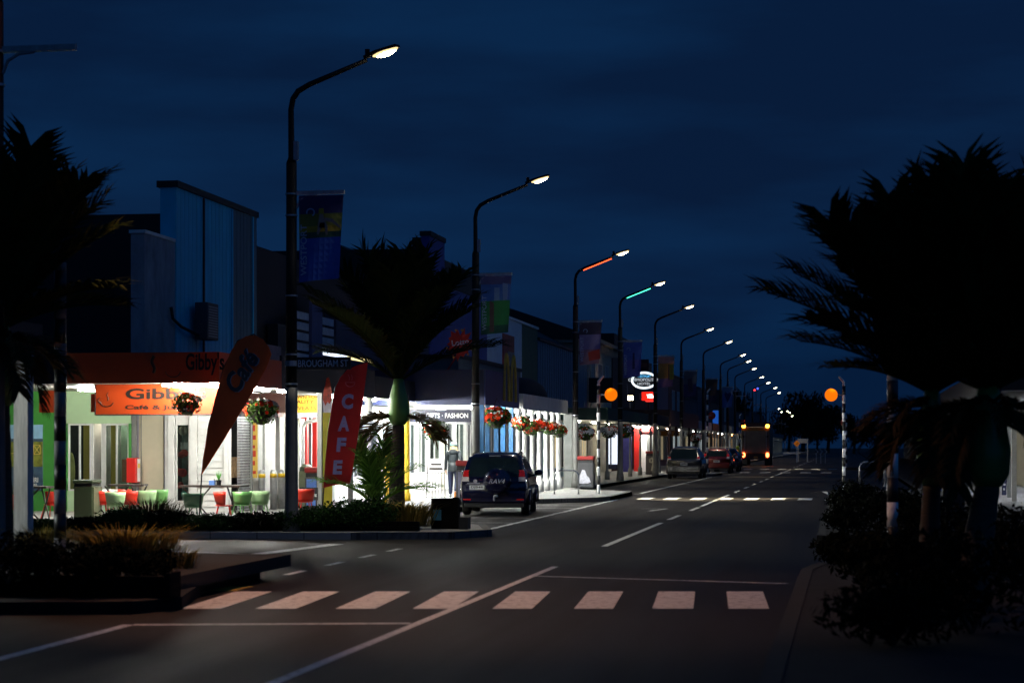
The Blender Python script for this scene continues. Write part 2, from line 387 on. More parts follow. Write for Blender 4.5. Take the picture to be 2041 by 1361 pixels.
# ================================================================ buildings along the left footpath
XF = -14.6; XV = -12.5
def yX(px, X=XF): return onX(px, HY, X).y
def zX(px, py, X=XF): return onX(px, py, X).z
def xY(px, Y): return onY(px, HY, Y).x
def zY(px, py, Y): return onY(px, py, Y).z
WHITE = pm('white weathered paint', (.72, .72, .69), .55, scale=3, var=.12, bump=.08)
CREAM = pm('cream paint', (.62, .58, .46), .6, scale=3)
TUBE = em('fluorescent tube', (1.0, .985, .90), 620)
TUBEB = em('bright fluorescent tube', (.98, 1.0, .95), 1350)
TUBEW = em('warm fluorescent tube', (1.0, .90, .70), 200)
SOF = pm('soffit lining', (.66, .66, .62), .6, scale=2, var=.1)
DARKR = pm('dark roofing iron', (.012, .012, .014), .6, scale=4)
ORANGE = pm('orange sign paint', (.62, .075, .003), .45, scale=2, var=.06)
DKTXT = pm('dark brown lettering', (.010, .005, .003), .5)
BLUEW = pm('blue corrugated iron', (.025, .58, .78), .55, 0, scale=2, stretch=(1, 2, .3), var=.15)
GREYG = pm('weathered green grey iron', (.10, .17, .20), .6, .1, scale=2.5, stretch=(1, 9, .25), var=.4)
PEEL = pm('peeling pale paint', (.30, .34, .36), .8, scale=2.2, stretch=(1, 1, .5), var=.35, bump=.2)
NAVY = pm('navy paint', (.012, .018, .06), .5, scale=2)
BLACKP = pm('black painted wall', (.006, .006, .008), .6, scale=2)
GREEN = pm('bright green wall paint', (.055, .27, .045), .5, scale=2, var=.12)
PGREEN = pm('pale green wall paint', (.50, .70, .42), .55, scale=2, var=.06)
BEIGE = pm('beige panel', (.52, .47, .34), .6, scale=2, var=.08)
LILAC = pm('grey lilac paint', (.30, .30, .38), .5, scale=3)
GPOST = pm('grey post paint', (.17, .18, .17), .55, scale=3)
PANE = glass('shop window glass', (.85, .93, .92), .72, .02)
DPANE = pm('dark window glass', (.012, .02, .025), .08, scale=1)
YEL = pm('yellow board', (.75, .52, .10), .55, scale=2, var=.08)
REDP = pm('red gloss paint', (.62, .018, .012), .4, scale=2, var=.08)
WTXT = pm('white lettering', (.75, .75, .72), .5)
def P(parent, name, mat, *bx, **k):
    m = MB()
    for b in bx: m.box(*b)
    return build(m, name, mat, parent, **k)
def window(parent, a0, a1, pl, z0, z1, face='y', mull=1, fm=WHITE, pane=PANE, t=.06, fw=.04):
    """frame and pane; face 'y' looks down the street at the camera, face 'x' looks across the road"""
    m = MB(); xs = [a0 + (a1 - a0) * i / (mull + 1) for i in range(mull + 2)]
    def bx(p0, p1, q0, q1, d0, d1):
        m.box(*((p0, p1, pl - d1, pl - d0) if face == 'y' else (pl + d0, pl + d1, p0, p1)), q0, q1)
    for i, x in enumerate(xs): bx(max(a0, x - fw/2) if 0 < i < len(xs)-1 else (a0 if i == 0 else a1 - fw), min(a1, x + fw/2) if 0 < i < len(xs)-1 else (a0 + fw if i == 0 else a1), z0 + fw, z1 - fw, 0, t)
    bx(a0, a1, z0, z0 + fw, 0, t); bx(a0, a1, z1 - fw, z1, 0, t)
    f = build(m, 'window', fm, parent)
    p = MB()
    if face == 'y': p.box(a0 + .01, a1 - .01, pl - .022, pl - .014, z0 + .01, z1 - .01)
    else: p.box(pl + .014, pl + .022, a0 + .01, a1 - .01, z0 + .01, z1 - .01)
    build(p, 'pane', pane, f)
    return f
def tube(parent, x, y, z, L=1.2, along='y', mat=None):
    m = MB()
    if along == 'y': m.tube([(x, y - L/2, z - .06), (x, y + L/2, z - .06)], .024, 8)
    else: m.tube([(x - L/2, y, z - .06), (x + L/2, y, z - .06)], .024, 8)
    return build(m, 'tube_light', mat or TUBE, parent)
def verandah(parent, x0, x1, y0, y1, zs, zt, fascia, posts=(), postm=WHITE, tubes=(), tm=None, pr=.07, roof=DARKR, front=None, round_=True, fz=None):
    """roof on the kerb side x1, soffit at zs; fascia board along the road side and across the near end"""
    v = P(parent, 'verandah', roof, (x0, x1 - .05, y0 + .05, y1, zs + .02, zt - .06))
    P(v, 'soffit', SOF, (x0, x1 - .06, y0 + .06, y1, zs, zs + .015))
    P(v, 'fascia', fascia, (x1 - .045, x1, y0, y1, zs - .03, zt))
    P(v, 'fascia', front or fascia, (x0, x1 - .05, y0, y0 + .045, zs - .03, zt))
    for (px_, py_) in posts:
        m = MB()
        if round_: m.lathe([(pr * 1.9, .12), (pr * 1.9, .5), (pr * 1.25, .56), (pr, .66), (pr * .9, zs - .62), (pr * 1.7, zs - .58), (pr * 1.7, zs - .42), (pr * .9, zs - .38), (pr * .9, zs - .002)], (px_, py_, 0), 12)
        else: m.box(px_ - pr, px_ + pr, py_ - pr, py_ + pr, .12, zs - .002)
        build(m, 'post', postm, v, smooth=round_)
    for t in tubes: tube(v, t[0], t[1], zs, *(t[2:]), mat=tm)
    return v
# ---------------- the corner café
cafe = thing('corner_cafe', 'corner café with bright orange signs and a tall blue corrugated wall above its verandah', 'café', (XF, 46, 0))
P(cafe, 'wall', PEEL, (-14.9, XF, 40.04, 41.97, 3.4, 6.2))
P(cafe, 'wall', BLACKP, (-34, -14.95, 42.05, 62, 3.7, 6.85), (-34, -14.95, 47.6, 62, 0, 3.7))
m = MB()
for i in range(44):                                             # corrugated sheets standing on the verandah
    y = 42.0 + i * .1375; m.box(XF - .35, XF + (.016 if i % 2 else .022), y, y + .1375, 3.4, 7.42)
    m.m[-6:] = [1 if y > 45.95 else 0] * 6
build(m, 'blue_wall', [BLUEW, GREYG], cafe)
P(cafe, 'wall_capping', DARKR, (XF - .42, XF + .07, 41.95, 48.07, 7.42, 7.56))
for y in (43.8, 45.93, 47.6): P(cafe, 'joint_strip', DARKR if y < 45 else BLUEW, (XF + .031, XF + .06, y, y + .07, 3.6, 7.4))
P(cafe, 'wall_capping', WHITE, (-14.93, XF + .03, 40.0, 41.93, 6.2, 6.27))
vf = P(cafe, 'verandah', DARKR, (-30, XV - .05, 38.65, 43.3, 3.1, 3.62), (-30, -14.65, 43.3, 46.6, 3.1, 3.3), (-14.62, XV - .05, 43.3, 52, 3.1, 3.62))
P(vf, 'soffit', SOF, (-30, XV - .06, 38.66, 46.2, 3.06, 3.085), (XF, XV - .06, 46.2, 52, 3.06, 3.085))
xl = xY(134, 38.6)
fas = P(vf, 'fascia', ORANGE, (xl, XV - .05, 38.6, 38.645, 3.0, 3.62)); P(vf, 'fascia', ORANGE, (XV - .05, XV, 38.6, 43.1, 3.0, 3.62))
P(vf, 'fascia', BLACKP, (-30, xl - .003, 38.6, 38.645, 3.0, 3.62)); P(vf, 'fascia', BLACKP, (XV - .05, XV, 43.103, 52, 3.0, 3.75))
lettering("Gibby's", DKTXT, vf, onY(370, 748, 38.59), xY(447, 38.59) - xY(370, 38.59), .46, bold=.025)
m = MB(); c = onY(345, 738, 38.593)
m.tube([c + V((math.cos(q) * .16, 0, math.sin(q) * .14)) for q in [R(a) for a in range(190, 351, 16)]], .012, 5)
build(MB().tube([c + V((-.42 + .03 * math.sin(i), 0, -.05 + .05 * i)) for i in range(8)], .035, 6), 'sign_drawing', pm('faded brown drawing', (.10, .04, .015), .5), vf)
build(m, 'sign_drawing', pm('faded brown drawing', (.10, .04, .015), .5), vf)
P(vf, 'post', GPOST, (XV - .13, XV - .02, yX(637, XV - .07), yX(637, XV - .07) + .14, .13, 3.0)); P(vf, 'post', GPOST, (XV - .13, XV - .02, 49.6, 49.74, .13, 3.0))
tubes = [((345, 758), 40.3), ((418, 762), 40.3), ((520, 781), 43.4), ((570, 785), 45.2)]
for (px, py), Y in tubes:
    q = onY(px, py, Y); tube(vf, q.x, Y, 3.05, 1.25)
tube(vf, -17.0, 43.0, 3.05, 1.2); tube(vf, -13.2, 50.2, 3.05, 1.2)
# hanging orange sign
Y = 41.0
x0, x1 = xY(191, Y), xY(478, Y); z0, z1 = zY(300, 825, Y), zY(300, 766, Y)
ORH = pm('orange hanging sign', (.34, .034, .001), .5, scale=2, var=.06)
hs = P(cafe, 'hanging_sign', ORH, (x0, x1, Y, Y + .06, z0, z1))
P(hs, 'sign_edge', DARKR, (x0 - .02, x0 - .002, Y - .02, Y + .08, z0 - .02, z1 + .02)); P(hs, 'sign_edge', DARKR, (x0, x1, Y - .02, Y + .08, z0 - .03, z0 - .002)); P(hs, 'sign_edge', DARKR, (x0, x1, Y - .02, Y + .08, z1 + .002, z1 + .025))
lettering("Gibby's", DKTXT, hs, onY(250, 802, Y - .004), xY(412, Y) - xY(250, Y), .31, bold=.03)
lettering('Café & Juice', DKTXT, hs, onY(249, 818.5, Y - .004), xY(375, Y) - xY(249, Y), .125, bold=.035)
c = onY(213, 800, Y - .006)
m = MB(); m.tube([c + V((math.cos(R(a)) * .15, 0, math.sin(R(a)) * .11)) for a in range(185, 356, 15)], .012, 5)
m.tube([c + V((-.15 - .05 * math.sin(R(a)), 0, .03 + .05 * math.cos(R(a)))) for a in range(0, 181, 20)], .010, 5)
m.tube([c + V((.02 + .02 * math.sin(i * 1.2), 0, .02 + i * .03)) for i in range(7)], .009, 5)
build(m, 'cup_drawing', DKTXT, hs)
c = onY(466, 792, Y - .006); lm = pm('lime drawing', (.25, .65, .15), .5)
m = MB(); m.extr([c + V((.13 * math.cos(R(a)), 0, .15 * math.sin(R(a)))) for a in range(0, 360, 30)], (0, .003, 0)); m.extr([c + V((-.08, 0, .13)), c + V((-.14, 0, .25)), c + V((-.02, 0, .16))], (0, .003, 0))
build(m, 'fruit_drawing', lm, hs)
for px in (205, 440):
    q = onY(px, 764, Y); build(MB().tube([q + V((0,.03,0)), V((q.x, q.y + .03, 3.05))], .012, 6), 'hanger_rod', GALV, hs)
Y2 = 42.6; hs2 = P(cafe, 'hanging_sign', ORH, (xY(78, Y2), xY(112, Y2), Y2, Y2 + .05, zY(90, 822, Y2), zY(90, 778, Y2)))
P(cafe, 'hanging_sign', ORH, (xY(181, 41.9), xY(190, 41.9) + .1, 41.9, 41.95, zY(190, 821, 41.9), zY(190, 785, 41.9)))
# ground floor facing the side street
Y = 46.2
def W(px): return xY(px, Y)
def Zz(py): return zY(200, py, Y)
SW = 2.27
P(cafe, 'wall', GREEN, (-27, W(127), Y, Y + .2, .1, 3.06))
P(cafe, 'wall', PGREEN, (W(127) + .003, W(261), Y, Y + .2, SW + .003, 3.06))
P(cafe, 'wall', GREEN, (W(127) + .003, W(134), Y - .03, Y + .2, .1, SW)); P(cafe, 'wall', GREEN, (W(257), W(262), Y - .03, Y + .2, .1, SW))
sill = Zz(978)
P(cafe, 'wall', PGREEN, (W(134) + .003, W(181), Y, Y + .2, .1, sill - .002)); P(cafe, 'wall', PGREEN, (W(206), W(257) - .003, Y, Y + .2, .1, sill - .002))
P(cafe, 'sill', WHITE, (W(205), W(258) - .005, Y - .1, Y - .002, sill - .07, sill - .002))
window(cafe, W(135), W(181), Y + .08, sill, SW - .002, mull=1)
window(cafe, W(207), W(257) - .005, Y + .08, sill, SW - .002, mull=1)
P(cafe, 'wall', WHITE, (W(181) + .003, W(185), Y + .03, Y + 1.2, .1, SW)); P(cafe, 'wall', WHITE, (W(201), W(206), Y + .03, Y + 1.2, .1, SW))
dr = P(cafe, 'door', WHITE, (W(185), W(201), Y + 1.0, Y + 1.05, .13, SW)); P(dr, 'handle', DARKR, (W(188), W(190), Y + .95, Y + .99, 1.2, 1.6))
tube(cafe, W(160), Y + .7, 2.95, .6, 'x', TUBEW); tube(cafe, W(234), Y + .7, 2.95, .6, 'x', TUBEW)
# things stood inside the windows
P(cafe, 'interior_wall', pm('interior sea green', (.12, .26, .22), .6, scale=1.5), (W(134), W(181), Y + 1.2, Y + 1.3, .1, 3.0))
P(cafe, 'interior_wall', pm('interior pale green', (.40, .55, .45), .6, scale=1.5), (W(206), W(262), Y + 1.2, Y + 1.3, .1, 3.0))
P(cafe, 'curtain', YEL, (W(157), W(172), Y + .3, Y + .34, sill, SW)); P(cafe, 'curtain', YEL, (W(212), W(223), Y + .3, Y + .34, sill, SW))
c = onY(141, 940, Y + .28); build(MB().extr([c + V((.10 * math.cos(R(a)), 0, .48 * math.sin(R(a)))) for a in range(0, 360, 20)], (0, .04, 0)), 'display_board', pm('pale yellow board', (.80, .66, .22), .4), cafe)
P(cafe, 'display_panel', pm('terracotta panel', (.60, .25, .14), .6), (W(234), W(243), Y + .3, Y + .33, Zz(960), Zz(915)))
# entry bay
P(cafe, 'pilaster', GPOST, (W(262) + .003, W(272), Y, Y + .2, .1, 3.06)); P(cafe, 'pilaster', LILAC, (W(272) + .003, W(276), Y + .05, Y + .2, .1, 3.06))
P(cafe, 'wall', BEIGE, (W(276) + .003, W(325), Y + .02, Y + .2, .1, 3.06)); P(cafe, 'joint_strip', GPOST, (W(281), W(282), Y - .01, Y + .017, .1, 3.0))
P(cafe, 'pilaster', LILAC, (W(326), W(329), Y + .05, Y + .2, .1, 3.06)); 
P(cafe, 'pilaster', WHITE, (W(330), W(336), Y - .04, Y + .2, .1, 3.06)); P(cafe, 'pilaster', WHITE, (W(337), W(349), Y - .08, Y + .2, .1, 3.06))
P(cafe, 'display_backing', pm('display backing', (.30, .42, .42), .5, scale=4, var=.5), (W(349), W(379), Y + .5, Y + .55, .1, 3.0))
window(cafe, W(350), W(379), Y + .05, Zz(1000), SW, mull=0)
P(cafe, 'wall', WHITE, (W(349) + .002, W(379), Y, Y + .1, .1, Zz(1000) - .003))
P(cafe, 'wall', WHITE, (W(350), W(379), Y, Y + .1, SW + .003, 3.06))
m = MB(); rg = random.Random(3)
red_d = MB()
for (px, py, r) in ((367, 903, .11), (362, 906, .09), (364, 942, .12), (354, 940, .1), (360, 966, .08), (357, 969, .06)):
    c = onY(px, py, Y + .32); red_d.ball(c, (r, .05, r * (.8 + .3 * rg.random())), 8, 6)
build(red_d, 'hanging_ornaments', REDP, cafe)
c = onY(365, 858, Y + .3); build(MB().ball(c, (.12, .04, .12), 10, 6), 'wall_clock', CREAM, cafe)
c = onY(368, 985, Y + .3); build(MB().ball(c, (.09, .04, .1), 8, 6), 'green_ornament', pm('mint plastic', (.10, .50, .35), .4), cafe)
P(cafe, 'paper_notice', WHITE, (W(353), W(370), Y + .25, Y + .253, Zz(895), Zz(881)))
P(cafe, 'pilaster', WHITE, (W(379) + .003, W(394), Y - .06, Y + .2, .1, 3.06))
m = MB(); z = .1; x0, x1 = W(394) + .003, W(447)
while z < 2.62:
    m.extr([(x0, Y - .025, z), (x0, Y - .002, z + .155), (x0, Y + .15, z + .155), (x0, Y + .15, z)], (x1 - x0, 0, 0)); z += .157
build(m, 'weatherboards', WHITE, cafe)
P(cafe, 'wall', GPOST, (W(394) + .003, W(447), Y, Y + .15, 2.66, 3.06))
P(cafe, 'corner_board', WHITE, (W(447) + .003, W(456), Y - .05, Y + .2, .1, 3.06))
# shopfront along the footpath: roller grille, white pillars, yellow strip sign
yA = Y + .2
g0, g1 = 46.5, yX(497)
P(cafe, 'dark_interior', BLACKP, (XF - .7, XF - .6, yA, 56, .1, 3.0))
m = MB()
n = int((g1 - g0) / .1)
for i in range(n + 1): m.box(XF - .004, XF + .004, g0 + i * .1, g0 + i * .1 + .016, .15, 2.45)
for k in range(34): m.box(XF + .005, XF + .011, g0, g1, .16 + k * .068, .16 + k * .068 + .020)
build(m, 'roller_grille', pm('bare grille steel', (.62, .64, .66), .35, .6), cafe)
P(cafe, 'goods_shelf', pm('brown boxes', (.30, .18, .08), .6, scale=9, var=.7), (XF - .5, XF - .2, g0 + .2, g1 - .1, .95, 1.45))
P(cafe, 'wall', pm('brown sign band', (.055, .016, .010), .5, scale=2), (XF - .1, XF + .02, yA, 51.0, 2.47, 3.06))
sg = P(cafe, 'hanging_sign', pm('brown sign board', (.06, .016, .01), .45, scale=2), (xY(481, 47.4), xY(592, 47.4), 47.4, 47.45, zY(500, 822, 47.4), zY(500, 784, 47.4)))
lettering('22', CREAM, sg, onY(484, 811, 47.395), .26, .2, bold=.02); P(sg, 'underline', WHITE, (xY(480.5, 47.4), xY(492, 47.4), 47.392, 47.398, zY(500, 817, 47.4), zY(500, 813.5, 47.4)))
ys = P(cafe, 'strip_sign', YEL, (xY(500, 47.8), xY(513, 47.8), 47.8, 47.83, zY(500, 952, 47.8), zY(500, 832, 47.8)))
for k in range(6): P(ys, 'red_mark', pm('red print marks', (.55, .05, .02), .5), (xY(503, 47.8), xY(510, 47.8) - .02 * (k % 2), 47.79, 47.797, zY(500, 944 - k * 17, 47.8), zY(500, 938 - k * 17 - 3 * (k % 3), 47.8)))
yy = g1
for a, b, mat, out in ((497, 500, GPOST, .05), (513, 521, WHITE, .03), (521, 524, GPOST, .0), (524, 545, WHITE, .05), (545, 549, GPOST, .0), (549, 556, WHITE, .12), (556, 566, WHITE, 0), (566, 574, WHITE, .12), (574, 590, WHITE, .03), (590, 600, WHITE, .10)):
    P(cafe, 'pillar', mat, (XF - .2, XF + out, yX(a) + .003, yX(b), .1, 2.46))
# dairy front past the pole: downpipe, red door frames, hanging yellow sign
dp = MB(); q = V((XF + .12, yX(604, XF + .12), 0))
dp.tube([q + V((0,0,.15)), q + V((0,0,2.2)), q + V((.06,0,2.35)), q + V((.4,0,2.42)), q + V((.47,0,2.6))], .055, 8); build(dp, 'downpipe', WHITE, cafe, smooth=True)
for a, b, mat, out in ((607, 611, REDP, .06), (619, 621, GPOST, .02), (627, 631, REDP, .06), (636, 640, GPOST, .06)):
    P(cafe, 'door_frame', mat, (XF - .1, XF + out, yX(a), yX(b), .1, 2.5))
Y3 = 51.2
qs = P(cafe, 'hanging_sign', pm('amber sign board', (.85, .46, .05), .5, scale=1, var=.08), (xY(560, Y3), xY(636, Y3), Y3, Y3 + .05, zY(600, 822, Y3), zY(600, 785, Y3)))
lettering('HIS OWN FOR', DKTXT, qs, onY(566, 794.5, Y3 - .004), xY(635, Y3) - xY(566, Y3), .09, bold=.02)
lettering('QUALITY', DKTXT, qs, onY(572, 805.5, Y3 - .004), xY(625.5, Y3) - xY(572, Y3), .11, bold=.015)
lettering('SWEATS', pm('faded brown lettering', (.25, .12, .04), .5), qs, onY(582, 817, Y3 - .004), xY(630, Y3) - xY(582, Y3), .10, bold=.01)
P(cafe, 'wall', pm('grey gable paint', (.02, .02, .022), .6), (XF - .3, XF - .02, 50.06, 56, 3.2, 4.9))
# mural panel on the green wall
mu = P(cafe, 'mural_panel', pm('mural blue grey', (.05, .10, .16), .5, scale=1.2, var=.6), (W(-30), W(86), Y - .03, Y - .003, Zz(978), Zz(846)))
P(mu, 'mural_sky', pm('mural sky', (.30, .55, .75), .5, scale=2), (W(-30), W(86), Y - .036, Y - .032, Zz(874), Zz(846)))
P(mu, 'mural_hill', pm('mural hillside', (.20, .22, .03), .6, scale=6, var=.6), (W(-30), W(86), Y - .036, Y - .032, Zz(930), Zz(880)))
lettering('TIRI', WTXT, mu, onY(60, 961, Y - .04), xY(76, Y) - xY(60, Y), .12, bold=.02); lettering('TRAIL', WTXT, mu, onY(61, 968, Y - .04), xY(75, Y) - xY(61, Y), .06, bold=.02)
m = MB(); a, b = onY(67, 905, Y - .04), onY(80, 887, Y - .04)
m.tube([a, V((b.x, a.y, a.z)), b, V((a.x, a.y, b.z)), a], .008, 4); m.tube([a, b], .006, 4); m.tube([V((b.x, a.y, a.z)), V((a.x, a.y, b.z))], .006, 4); m.tube([onY(0, 905, Y - .04), onY(67, 900, Y - .04)], .008, 4)
build(m, 'mural_lines', YEL, mu)
# red box on the pilaster
t = thing('wall_box', 'red metal box fixed to the grey pilaster beside the café entry', 'wall box', onY(270, 938, Y - .25))
P(t, 'box', REDP, (W(262), W(279), Y - .35, Y - .002, Zz(961), Zz(912)), bevel=.015)
P(t, 'notice', WHITE, (W(279.5), W(285), Y - .2, Y - .19, Zz(959), Zz(914))); P(t, 'notice', YEL, (W(281), W(284.5), Y - .206, Y - .202, Zz(932), Zz(923)))
# air conditioner on the verandah roof
q = onY(388, 675, 42.9); x0 = q.x; 
t = thing('air_conditioner', 'grey outdoor air conditioning unit mounted on the blue wall above the café verandah', 'air conditioner', (x0, 42.9, 4.1))
c = P(t, 'case', pm('dark grey case', (.05, .055, .06), .5, scale=3), (x0, x0 + .30, 42.9, 43.7, 4.12, 4.95), bevel=.02)
m = MB()
for i in range(12): m.box(x0 + .302, x0 + .312, 42.96, 43.6, 4.18 + i * .06, 4.21 + i * .06)
build(m, 'vent_grille', GALV, t)
build(MB().tube([(XF + .04, 41.6, 4.75), (XF + .08, 41.6, 4.5), (XF + .1, 42.1, 4.35), (x0 + .1, 42.88, 4.2)], .035, 7), 'pipe', DARKR, t)
# ---------------- dark shop between the café and the gift shop
ds = thing('dark_shop', 'low dark shop with white louvred panels above its verandah, between café and gift shop', 'shop', (XF, 54, 0))
P(ds, 'wall', pm('slate blue wall', (.05, .06, .10), .6, scale=2), (-30, XF - .01, 56.01, 68.9, 3.3, zX(600, 600)))
LOUV = pm('pale louvre panel', (.50, .55, .60), .5, scale=5, var=.2)
for a, b in ((586, 612), (640, 662)):
    m = MB(); y0, y1 = yX(a), yX(b)
    for k in range(5): m.box(XF, XF + .05, y0, y1, 4.02 + k * .28, 4.02 + k * .28 + .2)
    build(m, 'louvre_panel', LOUV, ds)
P(ds, 'purple_panel', pm('mauve panel', (.13, .13, .24), .6, scale=2), (XF + .002, XF + .08, yX(616), yX(637), 3.9, 5.7))
P(ds, 'base_panel', pm('dull mauve wall', (.16, .13, .18), .6, scale=2), (XF + .002, XF + .06, yX(515), yX(556), 3.4, 4.3))
v = P(ds, 'verandah', DARKR, (XF, XV - .05, 52.05, 63, 3.1, 3.5)); P(v, 'soffit', SOF, (XF, XV - .06, 52.05, 63, 3.06, 3.085)); P(v, 'fascia', BLACKP, (XV - .045, XV, 52.05, 63, 3.02, 3.6))
lsx = XV + .02
P(v, 'light_strip_sign', em('lit sign strip', (.75, .85, 1.0), 1.6), (lsx - .018, lsx + .05, yX(645, lsx), yX(688, lsx), 3.92, 4.0)); P(v, 'light_strip_sign', em('lit yellow sign strip', (1.0, .85, .40), 1.5), (lsx - .018, lsx + .05, yX(688, lsx) + .003, yX(738, lsx), 3.92, 4.0))
YP2 = pm('yellow post paint', (.85, .55, .03), .45, scale=2, var=.08)
for px, zc, mat, r in ((735, 3.05, WHITE, .11), (772, 2.0, YP2, .07), (810, 3.05, YP2, .10)):
    y = yX(px, -12.62)
    build(MB().lathe([(r * 1.25, .12), (r * 1.25, .3), (r, .34), (r, min(zc, 2.05)), (r, zc)], (-12.62, y, 0), 14), 'post', mat, v, smooth=True)
for y in (53.5, 56.5, 59.8): tube(v, -13.0, y, 3.05, 1.25, mat=TUBEB)
i = 0; y = 56.2
P(ds, 'wall', WHITE, (XF - .3, XF - .05, 56.02, 68.9, .1, .75), (XF - .3, XF - .05, 56.02, 68.9, 2.5, 3.06))
while y < 68.5:
    window(ds, y, y + 1.55, XF - .12, .76, 2.49, 'x', 1, pane=DPANE if i % 3 == 1 else PANE); P(ds, 'pilaster', WHITE, (XF - .3, XF + .02, y + 1.56, y + 1.82, .1, 2.49)); y += 1.83; i += 1
P(ds, 'back_room', pm('shop interior', (.35, .33, .28), .7, scale=1.5, var=.7), (XF - 1.4, XF - 1.3, 56.0, 68.9, .1, 3.0))
# ---------------- gift shop, navy
gs = thing('gift_shop', 'navy gift shop with a tall stepped blue parapet and a sign board under its verandah', 'shop', (XF, 62, 0))
P(gs, 'wall', BLACKP, (-24, XF - .35, 69.0, 82, 3.2, zX(845, 490)))
BLUP = pm('blue parapet paint', (.02, .05, .30), .5, scale=1.5)
P(gs, 'parapet', BLUP, (XF - .3, XF, 69.0, yX(886), 3.2, 9.15)); P(gs, 'parapet', BLUP, (XF - .3, XF, yX(886) + .003, 80.4, 3.2, 7.6))
P(gs, 'capping', DARKR, (XF - .35, XF + .06, 68.95, yX(886), 9.15, 9.32)); P(gs, 'capping', DARKR, (XF - .35, XF + .06, yX(886) + .06, 80.4, 7.6, 7.72))
P(gs, 'side_wall', BLACKP, (XF - .62, XF - .31, 68.96, 69.3, 3.2, 9.1))
nv = pm('navy fascia paint', (.02, .035, .13), .5, scale=2)
v = verandah(gs, XF, -10.4, 57.0, 63.0, 2.95, 3.95, nv, posts=[(-10.55, y) for y in (57.25, 58.2, 59.7, 60.9, 62.4)], postm=pm('blue post paint', (.02, .11, .26), .45), round_=False, tubes=[(-12.6, 58.2), (-11.4, 60.6), (-12.8, 62.2)], front=NAVY, tm=TUBEB)
x0, x1 = xY(846, 57.6), xY(940, 57.6)
sb = P(gs, 'sign_board', pm('dark navy sign', (.012, .014, .035), .45), (x0, x1, 57.6, 57.66, zY(900, 841, 57.6), zY(900, 816, 57.6)))
lettering('HOME · GIFTS · FASHION', WTXT, sb, onY(808, 833, 57.594) + V((0,0,0)), xY(933, 57.6) - xY(808, 57.6), .14, bold=.012)
P(sb, 'board_extension', pm('dark navy sign', (0,0,0)), (xY(795, 57.6), x0 - .002, 57.6, 57.66, zY(900, 841, 57.6), zY(900, 816, 57.6)))
P(gs, 'wall', WHITE, (XF - .3, XF - .02, 69.0, 83, .1, .8), (XF - .3, XF - .02, 69.0, 83, 2.6, 3.0))
i = 0; y = 69.2
while y < 82:
    window(gs, y, y + 1.9, XF - .1, .81, 2.59, 'x', 1, pane=DPANE if i % 2 else PANE); P(gs, 'pilaster', WHITE if i % 3 else CREAM, (XF - .3, XF + .03, y + 1.91, y + 2.3, .1, 2.59)); y += 2.31; i += 1
P(gs, 'back_room', pm('shop interior', (0,0,0)), (XF - 1.4, XF - 1.3, 69.0, 83, .1, 3.0))
ar = MB()
for yc in (60.3, 61.6):
    ar.tube([(-10.34, yc + .42 * math.cos(R(a)) , 3.1 + 1.45 * math.sin(R(a))) for a in range(0, 181, 12)], .04, 6)
build(ar, 'arch_emblem', pm('yellow arch paint', (.55, .36, .04), .5), v)
# lotto splash
t = thing('splash_sign', 'red splash shaped sign lettered in white, standing above the gift shop verandah', 'sign', onY(915, 740, 57.3))
c = onY(915, 686, 57.3); pts = []; rg = random.Random(5)
for k in range(26):
    a = 2 * math.pi * k / 26; r = (.40 if k % 2 else .27) * (.85 + .35 * rg.random()); pts.append(c + V((r * math.cos(a), 0, r * 1.1 * math.sin(a))))
build(MB().extr(pts, (0, .06, 0)), 'board', pm('red splash', (.65, .03, .01), .4, scale=6), t)
lettering('Lotto', WTXT, t, onY(901, 690, 57.29), .52, .17, bold=.03, tilt=.12)
m = MB()
for k in range(12):
    a = rg.random() * 6.3; q = c + V((.38 * math.cos(a), -.006, .42 * math.sin(a))); m.ball(q, (.035, .006, .035), 6, 4)
build(m, 'paint_fleck', pm('orange fleck', (.85, .35, .05), .4), t)
build(MB().tube([c + V((-.05, .03, -.3)), V((c.x - .35, c.y + .03, 3.95))], .025, 6), 'bracket', REDP, t)
# ---------------- white shop: curved verandah with round white posts
ws = thing('white_shop', 'pale shop with round white verandah posts, a red poster and a green end wall upstairs', 'shop', (XF, 78, 0))
y1, y2 = yX(1040), yX(1071)
P(ws, 'wall', pm('pale blue white wall', (.62, .72, .78), .6, scale=1.5, var=.1), (XF - .3, XF, 80.45, y1, 3.2, 7.25)); P(ws, 'wall', pm('dark green wall', (.015, .09, .045), .6, scale=1.5), (XF - .3, XF, y1 + .003, y2, 3.2, 7.25))
P(ws, 'capping', WHITE, (XF - .35, XF + .08, 80.45, y2, 7.25, 7.36))
po = P(ws, 'poster', pm('red poster', (.30, .02, .01), .5, scale=2, var=.5), (XF + .003, XF + .05, yX(1001), yX(1023), zX(1010, 752), zX(1010, 667)))
P(po, 'poster_figure', pm('grey poster figure', (.20, .18, .18), .5, scale=6, var=.7), (XF + .053, XF + .058, yX(1010), yX(1023), zX(1010, 745), zX(1010, 700)))
ro = MB(); ro.extr([(XF - .6, 82, 7.1), (XF - 7, 82, 10.4), (XF - 14, 82, 7.1)], (0, 40, 0)); build(ro, 'roof', DARKR, ws)
GB = pm('grey green verandah wall', (.10, .13, .13), .6, scale=2)
P(ws, 'side_wall', GB, (XF - .2, -12.4, 63.1, 75.5, 3.5, 4.55)); P(ws, 'capping', DARKR, (XF - .2, -12.35, 63.05, 75.5, 4.55, 4.68))
ps = [(-10.52, yX(p, -10.52)) for p in (1033, 1046, 1061, 1075, 1088, 1101, 1113)]
VW = pm('off white verandah board', (.55, .55, .52), .6, scale=3, var=.15)
